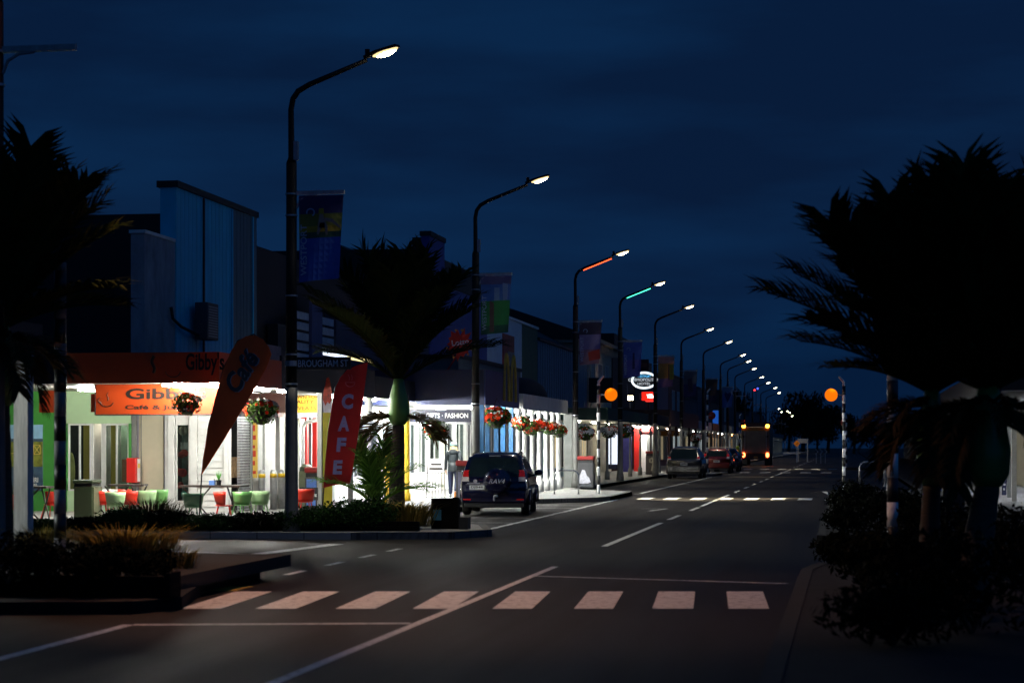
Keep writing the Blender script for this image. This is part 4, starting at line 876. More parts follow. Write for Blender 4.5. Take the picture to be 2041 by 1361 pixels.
# trees far away
TL = leafm('far tree leaves', (.006, .012, .006), (.014, .022, .010))
def tree_mesh(seed):
    rg = random.Random(seed); m = MB()
    for k in range(16):
        a = rg.random() * 6.28; q = rg.random() ** .5
        m.leaves((q * .75 * math.cos(a), q * .75 * math.sin(a), .35 + .55 * rg.random()), (.34, .34, .24), 170, .085, rg, shell=.35, aspect=.6)
    return m
o = build(tree_mesh(2), 'crown', TL); CR = [o.data]; bpy.data.objects.remove(o); o = build(tree_mesh(9), 'crown', TL); CR.append(o.data); bpy.data.objects.remove(o)
def tree(label, px, ytop, wpx, d, i):
    b = onG(px, d, 0); hh = H + (HY - ytop) / F * d; t = thing('tree', label, 'tree', b, 0, 'dark trees at the far end of the street')
    o = bpy.data.objects.new('crown', CR[i % 2]); COL.objects.link(o); o.parent = t; r = wpx / F * d / 2; o.scale = (r, r, hh * .92); o.location = (0, 0, .04 * hh); o.rotation_euler = (0, 0, i)
    m = MB().tube([(0,0,0), (.02 * hh, 0, hh * .3), (0, 0, hh * .6)], [.035 * hh, .025 * hh, .01 * hh], 8)
    for k in range(5): m.tube([(0, 0, hh * (.25 + .05 * k)), (r * .5 * math.cos(k * 1.3), r * .5 * math.sin(k * 1.3), hh * (.55 + .05 * k))], [.012 * hh, .004 * hh], 5)
    build(m, 'trunk', STEM, t, True)
tl = [(1600, 762, 100, 520, 'tallest dark tree at the far end, left of the right hand beacon'), (1650, 792, 90, 500, 'dark tree just left of the right hand beacon pole'), (1572, 800, 70, 560, 'dark tree left of the tallest far tree'), (1702, 812, 80, 430, 'dark tree right of the right hand beacon pole'), (1760, 830, 90, 380, 'dark tree behind the banded right hand pole'),
      (1466, 757, 66, 330, 'dark tree over the rooftops above the truck'), (1500, 800, 60, 350, 'lower dark tree right of the one above the truck'), (1628, 830, 90, 460, 'low dark tree closing the end of the road')]
for i, (px, yt, wp, d, lb) in enumerate(tl): tree(lb, px, yt, wp, d, i)
# ================================================================ hanging baskets
BASK = pm('dark basket liner', (.02, .016, .01), .9, scale=12, bump=.6); LFB = leafm('basket leaves', (.02, .06, .010), (.08, .15, .03)); FRD = leafm('red petals', (.45, .008, .006), (.66, .06, .015)); FWH = leafm('white petals', (.75, .72, .68), (.85, .85, .8))
def basket(label, c, r, drop, seed, redn=110, whn=60):
    whn = int(whn * 1.4)
    t = thing('flower_basket', label, 'hanging basket', c, 0, 'hanging flower baskets under the verandahs'); rg = random.Random(seed)
    build(MB().lathe([(.02, -.85 * r), (.4 * r, -.72 * r), (.62 * r, -.4 * r), (.7 * r, 0)], (0,0,0), 14), 'basket', BASK, t, True, True)
    m = MB().leaves((0,0,.08 * r), (r, r, .62 * r), 360, r * .24, rg, shell=.55, aspect=.7).leaves((0,0,-.35 * r), (r * .95, r * .95, .5 * r), 130, r * .2, rg, shell=.8, aspect=.7)
    cl_ = [V((rg.gauss(0,1), rg.gauss(0,1), rg.gauss(.15,.8))).normalized() for _ in range(14)]           # blooms grow in clusters
    for n, mi in ((redn, 1), (whn, 2)):
        for _ in range(n):
            dd = (rg.choice(cl_[:9] if mi == 1 else cl_[7:]) + V((rg.gauss(0,.28), rg.gauss(0,.28), rg.gauss(0,.28)))).normalized(); p = V((dd.x * r * 1.04, dd.y * r * 1.04, dd.z * r * .68)) * rg.uniform(.9, 1.05); s = r * rg.uniform(.07, .125)
            nn = (dd + V((rg.gauss(0,.3), rg.gauss(0,.3), rg.gauss(0,.3)))).normalized(); a = nn.orthogonal().normalized(); b = nn.cross(a)
            m.add([p + (a * math.cos(q * 1.2566) + b * math.sin(q * 1.2566)) * s for q in range(5)], [(0,1,2,3,4)], mi)
    build(m, 'plant', [LFB, FRD, FWH], t, True)
    for k in range(3): a = k * 2.09; build(MB().tube([(.68 * r * math.cos(a), .68 * r * math.sin(a), 0), (0, 0, drop)], .006, 5), 'chain', DARKR, t, True)
    return t
basket('dark bottomed flower basket hanging in front of the orange hanging sign', onY(373, 803, 39.3), .30, .5, 1, 60, 45)
basket('large full flower basket of red and white blooms between flag and lamp pole', onY(521, 818, 40.5), .36, .4, 2, 190, 130)
basket('shaded flower basket left of the gift shop sign, above the walking person', onY(868, 856, 55.5), .38, .4, 3, 70, 90)
basket('deep red flower basket hanging before the blue posts', onX(990, 830, -10.25), .42, .55, 4, 260, 30)
basket('red and white flower basket on the leftmost round white post', onX(1037, 842, -10.2), .30, .4, 5, 200, 40)
basket('trailing red flower basket between the second and third round white posts', onX(1059, 852, -10.2), .30, .5, 6, 240, 30)
basket('bright red flower basket at the middle round white post', onX(1078, 846, -10.2), .30, .4, 7, 260, 50)
basket('flower basket second from the right on the round white posts', onX(1098, 852, -10.2), .30, .4, 8, 220, 60)
basket('flower basket on the rightmost round white post', onX(1114, 858, -10.2), .30, .4, 9, 200, 60)
basket('red and white flower basket just right of the red striplit lamp pole', onX(1166, 862, -10.9), .40, .4, 10, 120, 120)
basket('pale flower basket under the verandah left of the hotel', onX(1214, 858, -10.9), .42, .4, 11, 60, 160)
basket('flower basket hanging by the blue wall of the hotel corner', onX(1246, 858, -11.0), .45, .4, 12, 200, 60)
basket('far flower basket under the white verandah above the silver car', onX(1385, 872, -10.9), .5, .5, 13, 120, 120)
# ================================================================ beacons, poles, rails, bollards
BP_ = pm('black pole band', (.010, .010, .010), .45); WP_ = pm('white pole band', (.74, .74, .72), .5, scale=6, var=.1)
GLOW = em('lit amber globe', (1.0, .20, .003), 1.0, .004); DULL = pm('unlit red disc', (.55, .035, .01), .5)
WPD = pm('shaded white pole band', (.20, .20, .20), .7, scale=6, var=.3)  # shade on the near left pole put into its white bands
def beacon(label, base, hh, globe=None, wp=None, gz=3.3, gx=.42, flood=None, disc=False, r=.055):
    t = thing('crossing_beacon', label, 'crossing beacon', base, 0, 'banded poles at the zebra crossings'); m = MB(); z = .0; k = 0
    while z < hh - .05: m.lathe([(r, z), (r, min(z + .3, hh))], (0,0,0), 12, k % 2); z += .3; k += 1
    build(m, 'pole', [wp or WP_, BP_], t, True, True)
    if globe:
        b = MB().ball((gx * globe[1], 0, gz), .215, 20, 14) if not disc else MB().lathe([(.215, -.02), (.215, .02)], (gx * globe[1] * .6, 0, gz), 24, axis='y')
        build(b, 'globe' if not disc else 'disc', globe[0], t, True, True)
        build(MB().tube([(0, 0, gz), ((gx - .2) * globe[1], 0, gz)], .03, 8), 'bracket', GALV, t, True)
    if flood:
        f = build(MB().tube([(0,0,hh), (0,0,hh + .1)], .04, 8).tube([(0, 0, hh + .08), (.16 * flood[0], 0, hh + .28)], [.05, .04], 8), 'floodlight', WP_, t, True)
        spot('flood_light', f, (.2 * flood[0], -.1, hh + .1), flood[1], flood[2], 44, .5, (flood[0] * 3.2, -1.6, 0))
    return t
wf = (1.0, .86, .58)
beacon('crossing pole with a lit amber globe on the left of the second crossing', onG(1193, 66.5, .134), 3.65, (GLOW, 1), flood=(1, 4800, wf))
beacon('crossing pole with a lit amber globe on the right of the second crossing', onG(1682, 66.8, .134), 3.65, (GLOW, -1), flood=(-1, 4800, wf))
beacon('black and white banded crossing pole at the left, in the near bed', onG(120, 24.6, .29), 3.7, r=.075, wp=WPD)
beacon('black and white banded crossing pole among the dark shrubs on the right', onG(1779, 24.6, .134), 3.7, r=.068)
beacon('tall banded pole with a dull red disc beside the red car', onG(1410, 113, .134), 4.55, (DULL, 1), flood=(1, 1300, wf), disc=True)
beacon('banded pole with a red disc close to the left side of the truck', onG(1474, 147, .134), 3.7, (DULL, 1), flood=(1, 1300, wf), disc=True)
beacon('far banded pole with a red disc, close behind the right hand beacon pole', onG(1687, 147, .134), 3.7, (DULL, -1), flood=(-1, 1300, wf), disc=True)
STL = pm('brushed stainless tube', (.60, .61, .62), .25, .9, scale=8)
def hoop(label, base):
    t = thing('hoop_rail', label, 'hoop rail', base, 0, 'steel hoop rails at the second crossing'); w2 = .40
    build(MB().tube([(-w2, 0, 0), (-w2, 0, .58)] + [(-w2 + .2 - .2 * math.cos(R(a)), 0, .58 + .2 * math.sin(R(a))) for a in (20, 45, 70, 90)] + [(w2 - .2 + .2 * math.sin(R(a)), 0, .58 + .2 * math.cos(R(a))) for a in (0, 20, 45, 70)] + [(w2, 0, .58), (w2, 0, 0)], .028, 10), 'rail', STL, t, True, True)
    for s in (-1, 1): build(MB().lathe([(.06, 0), (.06, .012)], (s * w2, 0, 0), 12), 'foot_plate', STL, t, True)
hoop('silver hoop rail standing right of the blue car near the lamp pole', onG(1129, 65.5, .134)); 
h2 = hoop('silver hoop rail catching the light among the dark shrubs on the right', onG(1738, 64.5, .42))
BLD = pm('silver bollard tube', (.55, .56, .55), .35, .6, scale=6)
for px, d, lb in ((522, 49.5, 'behind the lamp pole, nearest to the flower basket'), (545, 49.9, 'second from the left in the row of three'), (561, 50.3, 'in the middle of the row before the white pillars'), (574, 50.7, 'closest to the left side of the lamp pole')):
    t = thing('bollard', 'silver bollard with a yellow band, ' + lb, 'bollard', onG(px, d, .134), 0, 'yellow banded bollards outside the café')
    build(MB().lathe([(.085, 0), (.085, .78), (.086, .95), (.05, 1.0)], (0,0,0), 14), 'tube', BLD, t, True, True); build(MB().lathe([(.09, .80), (.09, .90)], (0,0,0), 14), 'yellow_band', YP2, t, True, True)
# ================================================================ street furniture
def litter_bin(label, base, panel, w_=.6, hh=1.2, dp=.55):
    t = thing('litter_bin', label, 'litter bin', base, 0, 'square litter bins with red hoods'); b = V(base); x0, x1 = b.x - w_/2, b.x + w_/2; y0, y1 = b.y, b.y + dp
    P(t, 'body', pm('charcoal bin body', (.06, .06, .065), .5, scale=3), (x0, x1, y0, y1, b.z, b.z + hh - .26), bevel=.015)
    P(t, 'hood', pm('dull red bin hood', (.28, .010, .008), .5), (x0 - .01, x1 + .01, y0 - .02, y1 + .01, b.z + hh - .14, b.z + hh), bevel=.03); P(t, 'opening', BLACKP, (x0 + .02, x1 - .02, y0 + .02, y1 - .02, b.z + hh - .257, b.z + hh - .143))
    pn = P(t, 'panel', panel, (x0 + .05, x1 - .05, y0 - .012, y0 - .003, b.z + .08, b.z + hh - .3))
    return t, pn
def blob(c, pts, parent, name, mat): return build(MB().extr([V(c) + V((x, 0, z)) for x, z in pts], (0, -.006, 0)), name, mat, parent)
litter_bin('square litter bin with a red hood at the left side of the dark blue car', onG(931, 53, .134), pm('mauve grey panel', (.22, .22, .32), .5, scale=3, var=.4))
t, pn = litter_bin('square litter bin with a red hood and white splash picture by the lamp pole', onG(1167, 75.5, .134), pm('dark panel', (.05, .05, .055), .5))
c = pn.data.vertices[0]; q = onG(1167, 75.5, .134)
blob((q.x, q.y - .016, .3), [(-.24, 0), (-.22, .3), (-.12, .52), (-.02, .5), (.05, .3), (.14, .22), (.2, .05), (.1, 0)], t, 'white_picture', pm('white cloud print', (.55, .55, .62), .5, scale=9, var=.4))
blob((q.x, q.y - .016, .2), [(-.24, 0), (-.1, .09), (.05, .03), (.2, .1), (.24, 0)], t, 'picture_scrub', pm('grey scrub print', (.10, .11, .13), .5, scale=9, var=.5))
t, pn = litter_bin('square litter bin with a red hood and a pale curled fern picture', onG(1299, 111, .134), pm('brown grey panel', (.11, .09, .085), .5), .68, 1.3)
q = onG(1299, 111, .134)
build(MB().tube([(q.x + x, q.y - .02, q.z + z) for x, z in ((.0, .2), (.04, .4), (.1, .6), (.09, .8), (.0, .9), (-.1, .84), (-.1, .7), (-.02, .66), (.03, .74))], [.05, .05, .06, .065, .065, .06, .05, .04, .03], 6), 'fern_picture', CREAM, t)
t, pn = litter_bin('square litter bin with a red hood and blue panel between lamp pole and red flag', onG(621, 50.5, .134), pm('bright blue panel', (.10, .22, .62), .5), .36, 1.05)
t = thing('bin_cabinet', 'olive green box bin standing before the green café wall', 'bin', onG(166, 43, .134)); b = V(t.location); OL = pm('olive green metal', (.028, .042, .016), .5, scale=2)
P(t, 'body', OL, (b.x - .22, b.x + .20, b.y, b.y + .5, b.z, b.z + .72), bevel=.02); P(t, 'side_panel', pm('light olive panel', (.09, .10, .055), .5), (b.x + .203, b.x + .23, b.y + .02, b.y + .5, b.z, b.z + .7)); P(t, 'hood', OL, (b.x - .24, b.x + .22, b.y - .03, b.y + .52, b.z + .78, b.z + .86), bevel=.02); P(t, 'opening', BLACKP, (b.x - .2, b.x + .19, b.y + .02, b.y + .48, b.z + .722, b.z + .778))
t = thing('bin_cabinet', 'grey green bin with a rounded lid beside the red hooded bin', 'bin', onG(607, 51.2, .134)); b = V(t.location)
P(t, 'body', pm('grey green plastic', (.16, .19, .11), .5), (b.x - .16, b.x + .16, b.y, b.y + .3, b.z, b.z + .95), bevel=.03); build(MB().lathe([(.17, .95), (.16, 1.05), (.08, 1.12)], (b.x, b.y + .15, b.z), 14), 'lid', OL, t)
t = thing('website_board', 'low black board with a white web address at the foot of the red hooded bin', 'sign', onG(615, 46.6, .134)); b = V(t.location)
P(t, 'board', BLACKP, (b.x - .22, b.x + .22, b.y, b.y + .04, b.z + .32, b.z + .62)); P(t, 'leg', DARKR, (b.x - .2, b.x - .17, b.y + .005, b.y + .035, b.z, b.z + .317)); P(t, 'leg', DARKR, (b.x + .17, b.x + .2, b.y + .005, b.y + .035, b.z, b.z + .317))
lettering('eroys.co.nz', WTXT, t, (b.x - .2, b.y - .004, b.z + .38), .4, .085, bold=.02)
t = thing('display_rack', 'thin wire display rack with a white header card on the footpath', 'display rack', onG(868, 60, .134)); b = V(t.location); m = MB()
for x in (-.28, .28): build(MB().tube([(b.x + x * 1.05, b.y, b.z), (b.x + x * .9, b.y + .1, b.z + 1.2)], .012, 6), 'upright', DARKR, t)
for k in range(5): build(MB().tube([(b.x - .2 + k * .1, b.y - .02, b.z + .05), (b.x - .18 + k * .09, b.y + .06, b.z + .78)], .007, 5), 'wire', DARKR, t)
for z in (.05, .78): build(MB().tube([(b.x - .29, b.y, b.z + z), (b.x + .29, b.y, b.z + z)], .009, 5), 'wire', DARKR, t)
hc = P(t, 'header_card', WHITE, (b.x - .25, b.x + .25, b.y + .06, b.y + .07, b.z + .82, b.z + 1.2))
for k in range(2): P(hc, 'print_line', DKTXT, (b.x - .2 + .05 * k, b.x + .2 - .03 * k, b.y + .05, b.y + .057, b.z + .88 + k * .13, b.z + .93 + k * .13))
# street name blade
t = thing('street_name_sign', 'black street name sign in white capitals on the nearest whole lamp pole', 'street sign', onY(592, 724, LAMPS[0].location.y - .03)); b = onY(591, 737, LAMPS[0].location.y - .04); e = onY(699, 711, LAMPS[0].location.y - .04)
P(t, 'blade', pm('black sign face', (.008, .008, .008), .4), (b.x, e.x, b.y, b.y + .03, b.z, e.z)); lettering('BROUGHAM ST', pm('white sign lettering', (.85, .85, .85), .5), t, (b.x + .03, b.y - .004, b.z + .055), e.x - b.x - .08, e.z - b.z - .11, bold=.004)
build(MB().lathe([(.125, 0), (.125, .1)], (LAMPS[0].location.x, LAMPS[0].location.y, b.z + .07), 12), 'clamp', GALV, t)
# feather flags
def outline_flag(pts, Y): return [onY(px, py, Y) for px, py in pts]
def flag(name, label, Y, pts, pole, mat, words, edge=None):
    t = thing(name, label, 'flag', onG(pole[0][0], Y / cS, .134)); ps = outline_flag(pts, Y)
    t.location = (onY(pole[0][0], 888, Y).x, Y, .134)
    m = MB(); n = len(ps); cc = sum(ps, V((0,0,0))) / n
    cl = build(m.extr(ps, (0, .012, 0)), 'cloth', mat, t)
    pp = [onY(a, b_, Y + .02) for a, b_ in pole]; build(MB().tube(pp, [.018] + [.014] * (len(pp) - 2) + [.006], 7), 'pole', BLACKP, t)
    return t, cl
FO = pm('orange red flag cloth', (.80, .115, .014), .7, scale=2, var=.12); FRC = pm('red flag cloth', (.46, .010, .012), .7, scale=2, var=.12)
fp = [(402, 946), (404, 915), (416, 850), (432, 780), (446, 735), (460, 700), (474, 680), (490, 670), (508, 668), (524, 676), (536, 692), (541, 706), (530, 735), (510, 770), (480, 820), (450, 870), (425, 910)]
t, cl = flag('feather_flag', 'orange teardrop café flag lettered in dark script before the corner café', 37.6, fp, [(397, 1040), (402, 946), (416, 848), (446, 733), (474, 679), (506, 666), (536, 691)], FO, None)
lettering('Café', pm('teal shadow lettering', (.30, .36, .42), .5), cl, onY(476.5, 787, 37.585), .86, .38, bold=.02, shear=.25, tilt=R(57)); lettering('Café', pm('dark teal lettering', (.010, .035, .045), .5), cl, onY(474, 786, 37.575), .86, .38, bold=.03, shear=.25, tilt=R(57))
fq = [(645, 972), (648, 925), (653, 870), (660, 815), (668, 775), (678, 752), (692, 737), (710, 728), (733, 722), (729, 755), (720, 820), (710, 890), (700, 950), (697, 963), (670, 966)]
t, cl = flag('feather_flag', 'red feather flag with pale capitals down its length', 39.8, fq, [(641, 1032), (646, 965), (655, 855), (668, 773), (692, 735), (733, 720)], FRC, None)
LAV = pm('lavender lettering', (.34, .33, .66), .5)
for ch, px, py, w_, h_ in (('C', 681, 815, 25, 31), ('A', 673, 859, 24, 31), ('F', 670, 900, 22, 29), ('E', 663, 945, 21, 29)):
    a = onY(px, py, 39.78); lettering(ch, LAV, cl, a, w_ * 39.8 / F, h_ * 39.8 / F, bold=.05, shear=.08)
c = onY(698, 762, 39.785); mk = pm('faint pink print', (.62, .10, .14), .5)
build(MB().tube([c + V((.10 * math.cos(R(a)), 0, .09 * math.sin(R(a)))) for a in range(180, 361, 20)] + [c + V((-.1, 0, 0))], .008, 4), 'cup_print', mk, cl)
for k in (-1, 1): build(MB().tube([c + V((k * .03 + .015 * math.sin(i), 0, .04 + .03 * i)) for i in range(5)], .006, 4), 'steam_print', mk, cl)
t = thing('ice_cream_sign', 'narrow yellow upright sign with a red ice cream sundae picture, left of the red flag', 'sign', onG(652, 43.5, .134)); Y = 43.2
P(t, 'board', pm('yellow sundae board', (.42, .36, .02), .5, scale=2), (xY(643, Y), xY(662, Y), Y, Y + .03, .134, zY(650, 822, Y)))
blob(onY(653, 822, Y - .004), [(-.09, 0), (-.11, .28), (.10, .28), (.08, 0)], t, 'cup_picture', pm('white cup print', (.55, .5, .6), .5)); blob(onY(653, 796, Y - .012), [(-.11, 0), (-.10, .16), (-.06, .32), (-.02, .48), (.03, .5), (.07, .36), (.10, .16), (.1, 0), (.05, -.1), (.0, -.05), (-.05, -.14)], t, 'sundae_picture', pm('red sauce print', (.32, .03, .012), .5, scale=14, var=.7))
# tables and chairs
CG = [pm('green chair plastic', (.20, .50, .15), .4, scale=1, var=.1), pm('pale green chair plastic', (.45, .70, .35), .4, scale=1, var=.1), pm('dark green chair plastic', (.04, .13, .06), .4, scale=1, var=.1)]; CRD = pm('red chair plastic', (.70, .035, .015), .35, scale=1, var=.08); CW = pm('white chair plastic', (.70, .72, .66), .4)
def chair_parts(t, mat, w_=.27, hh=.82):
    m = MB(); n = 9; rows = []
    for z, k, b in ((.44, .80, .18), (.56, .88, .22), (.70, .95, .25), (hh, 1.0, .27)):
        rows.append([(w_ * k * math.sin(R(a)), -b * math.cos(R(a)) * 1.0, z) for a in range(-100, 101, 20)])
    vs = [p for r_ in rows for p in r_]; q = len(rows[0])
    m.add(vs, [(j * q + i, j * q + i + 1, (j+1) * q + i + 1, (j+1) * q + i) for j in range(3) for i in range(q - 1)])
    o = build(m, 'back_shell', mat, t, True, True); s = o.modifiers.new('thickness', 'SOLIDIFY'); s.thickness = .02
    build(MB().lathe([(.05, .40), (w_ * .78, .42), (w_ * .82, .44), (w_ * .5, .435)], (0,0,0), 16), 'seat', mat, t, True, True)
    for sx in (-1, 1):
        for sy in (-1, 1): build(MB().tube([(sx * w_ * .5, sy * w_ * .5, .41), (sx * w_ * .78, sy * w_ * .8, 0)], [.018, .013], 7), 'leg', mat, t, True)
cl_ = [(22, 40.5, CRD, 0, 'red tub chair at the far left edge behind the white post'), (104, 43.2, CRD, 1.4, 'red tub chair seen edge on beside the banded pole'), (202, 43.5, CRD, .6, 'small red tub chair just right of the olive bin'), (230, 42.5, CG[1], 0, 'pale green tub chair facing away, left of centre'), (243, 45.0, CRD, 2.6, 'red tub chair under the café window, behind the pale green one'), (262, 43.6, CRD, -.7, 'red tub chair to the right of the pale green one'), (215, 44.8, CW, 2.9, 'white tub chair under the café window'),
       (292, 44.2, CG[1], .2, 'pale green tub chair below the red wall box'), (318, 45.0, CG[0], -.3, 'green tub chair by the beige panel'), (385, 41.5, CG[2], 0, 'dark green tub chair at the foot of the orange flag'), (446, 42.6, CRD, -1.3, 'red tub chair seen from the side right of the long table'), (482, 43.0, CG[0], .9, 'green tub chair right of the long table'), (518, 43.6, CG[1], .0, 'pale green tub chair under the large flower basket'), (608, 45.5, CRD, .5, 'red tub chair right of the lamp pole')]
for px, d, mat, rz, lb in cl_:
    t = thing('tub_chair', lb, 'chair', onG(px, d, .134), rz, 'tub chairs outside the café'); chair_parts(t, mat); t.scale = (.84, .84, .74)
def table(label, base, L_=1.0, rz=0):
    t = thing('cafe_table', label, 'table', base, rz, 'tables outside the café'); tm_ = pm('dark table slats', (.04, .03, .025), .5, scale=3)
    P(t, 'table_top', tm_, (-L_/2, L_/2, -.35, .35, .70, .74), local=True)
    for s in (-1, 1):
        for k in (-1, 1): build(MB().tube([(s * L_ * .3 + k * .22, -.3 * s * k, 0), (s * L_ * .3 - k * .22, .3 * s * k, .70)], .018, 6), 'leg', tm_, t, True)
table('long dark slatted table right of the orange flag foot', onG(428, 43.3, .134), 1.35); table('dark table among the red and pale chairs under the café window', onG(255, 44.3, .134), .8, .2); table('dark table at the far left behind the white post', onG(70, 42.2, .134), .8)
t = thing('pot_plant', 'small spiky pot plant on the long dark table', 'pot plant', onG(436, 43.3, .876)); m = MB(); rg = random.Random(5)
for k in range(26): a = rg.random() * 6.28; m.add([(-.01, 0, .1), (.01, 0, .1), (.07 * math.cos(a), .07 * math.sin(a), .1 + rg.uniform(.12, .24))], [(0,1,2)])
build(m, 'leaves', pm('fresh green leaf', (.10, .40, .05), .5), t, True); build(MB().lathe([(.05, 0), (.065, .11), (.05, .11)], (0,0,0), 10), 'pot', BLACKP, t, True)
t = thing('condiment_box', 'small blue and white condiment box on the long dark table', 'box', onG(424, 43.2, .876)); P(t, 'box', pm('blue print card', (.12, .25, .60), .5), (-.07, .05, -.05, .05, 0, .10), local=True); P(t, 'napkins', WHITE, (-.06, .04, -.04, .04, .102, .14), local=True)
# small things far off
t = thing('diamond_sign', 'far orange diamond warning sign on a thin post', 'road sign', onG(1588, 205, 0)); b = V(t.location)
build(MB().extr([(b.x, b.y, 2.3), (b.x + .34, b.y, 1.96), (b.x, b.y, 1.62), (b.x - .34, b.y, 1.96)], (0, .04, 0)), 'plate', em('lit orange plate', (.9, .25, .02), .22), t); build(MB().tube([(b.x, b.y + .07, 0), (b.x, b.y + .07, 2.2)], .06, 6), 'post', WHITE, t); build(MB().extr([(b.x - .1, b.y - .01, 1.9), (b.x + .12, b.y - .01, 2.05), (b.x + .08, b.y - .01, 1.86)], (0, .005, 0)), 'symbol', BLACKP, t)
t = thing('gateway_sign', 'far white frame of two posts and a crossbar right of the orange diamond sign', 'frame sign', onG(1600, 215, 0)); b = V(t.location); wf_ = pm('white sign post paint', (.40, .40, .42), .5)
for s in (-1, 1): P(t, 'post', wf_, (b.x + s * .5 - .06, b.x + s * .5 + .06, b.y, b.y + .1, 0, 2.5))
P(t, 'board', wf_, (b.x - .43, b.x + .43, b.y, b.y + .08, 2.0, 2.5))
for k, lb in enumerate(('leftmost of three small white chevron boards at the far end', 'middle of three small white chevron boards at the far end', 'rightmost of three small white chevron boards at the far end')):
    t = thing('chevron_board', lb, 'road sign', onG(1627 + k * 9, 195, 0), 0, 'small chevron boards'); b = V(t.location)
    P(t, 'post', wf_, (b.x - .03, b.x + .03, b.y, b.y + .06, 0, .9)); build(MB().extr([(b.x - .12, b.y, .9), (b.x + .1, b.y, 1.15), (b.x - .12, b.y, 1.4), (b.x - .02, b.y, 1.4), (b.x + .22, b.y, 1.15), (b.x - .02, b.y, .9)], (0, .03, 0)), 'chevron', wf_, t)
t = thing('tower_mast', 'thin far mast with a tiny red and a tiny blue light over the roofs', 'mast', onG(1507, 400, 0)); b = V(t.location)
build(MB().tube([(b.x, b.y, 0), (b.x, b.y, 12.9)], .06, 6).tube([(b.x - .3, b.y, 12.5), (b.x + .35, b.y, 12.9)], .05, 6), 'mast', DARKR, t); build(MB().ball((b.x - .3, b.y, 12.9), .2, 8, 6), 'red_light', em('tiny red light', (1, .04, .05), 3), t); build(MB().ball((b.x + .3, b.y, 13.2), .18, 8, 6), 'blue_light', em('tiny blue light', (.08, .12, 1), 3), t)
t = thing('tarpaulin_stack', 'bright blue tarpaulin over grey crates between the palm trunks', 'covered stack', onG(1880, 46, .13)); b = V(t.location); rg = random.Random(9); m = MB(); nx = 8
vs = [(b.x - .5 + 1.0 * i / nx, b.y - .4 + .8 * j / nx, b.z + .42 + .38 * math.sin(math.pi * i / nx) * math.sin(math.pi * (.15 + .7 * j / nx)) + rg.uniform(-.05, .05)) for j in range(nx + 1) for i in range(nx + 1)]
m.add(vs, [(j * (nx+1) + i, j * (nx+1) + i + 1, (j+1) * (nx+1) + i + 1, (j+1) * (nx+1) + i) for j in range(nx) for i in range(nx)]); build(m, 'tarpaulin', pm('blue tarpaulin', (.02, .10, .80), .3, scale=3), t); P(t, 'crate', GPOST, (b.x - .4, b.x + .4, b.y - .3, b.y + .3, b.z, b.z + .41))
t = thing('lidded_bin', 'black bin with an amber lid right of the blue tarpaulin', 'bin', onG(1901, 44, .13)); b = V(t.location)
P(t, 'body', BLACKP, (b.x - .24, b.x + .24, b.y, b.y + .5, b.z, b.z + .82), bevel=.03); P(t, 'lid', pm('amber lid', (.75, .30, .02), .4), (b.x - .26, b.x + .26, b.y - .03, b.y + .53, b.z + .823, b.z + .92), bevel=.02)
# banners
def banner(label, lamp, words, bands, art, wd=.86, hh=1.62):
    t = thing('street_banner', label, 'banner', V(lamp.location) + V((.58, 0, 4.60)), 0, 'banners on the street lamps'); b = V(lamp.location); x0, zt = b.x + .15, b.z + 6.28
    m = MB(); nx, nz = 8, 14; vs = []; mats = [c for _, c in bands]
    for j in range(nz + 1):
        for i in range(nx + 1):
            u, v_ = i / nx, j / nz; vs.append((x0 + wd * u * (1 - .12 * v_), b.y - .02 + .05 * math.sin(u * 5 + v_ * 3) * v_, zt - hh * v_ + .07 * u * v_))
    for j in range(nz):
        k = next(i for i, (lim, _) in enumerate(bands) if (j + .5) / nz < lim)
        m.f += [[j * (nx+1) + i, j * (nx+1) + i + 1, (j+1) * (nx+1) + i + 1, (j+1) * (nx+1) + i] for i in range(nx)]; m.m += [k] * nx
    m.v = vs; cl = build(m, 'cloth', mats, t)
    if words:
        w0 = lettering(words, pm('banner lettering', (.45, .50, .60), .6), cl, (0,0,0), .95, .12, bold=.01, local=True)
        for v2 in w0.data.vertices:
            a, z_ = v2.co.x, v2.co.z; v2.co = V((x0 + .17 - z_, b.y - .09, zt - 1.5 + a)) - V(t.location)
    for pts, mt in art: build(MB().extr([(x0 + wd * x, b.y - .085, zt - hh * z) for x, z in pts], (0, -.004, 0)), 'printed_figure', mt, cl)
    return t
C = lambda n, c: pm(n, c, .7, scale=2, var=.2)
nvb, blb, grb, yeb, ppb, skb, dkb, peb, rdb = C('banner navy', (.02, .02, .10)), C('banner blue', (.03, .12, .50)), C('banner green', (.03, .28, .06)), C('banner yellow', (.42, .30, .02)), C('banner mauve', (.22, .18, .35)), C('banner pale blue', (.25, .38, .55)), C('banner dark', (.03, .02, .05)), C('banner peach', (.60, .25, .18)), C('banner red', (.45, .04, .02))
skin_b = C('banner skin print', (.35, .24, .18))
curl = [(.28 + .10 * math.cos(R(a)), .20 - .05 * math.sin(R(a))) for a in range(200, -61, -20)] + [(.28 + .07 * math.cos(R(a)), .20 - .035 * math.sin(R(a))) for a in range(-60, 201, 20)]
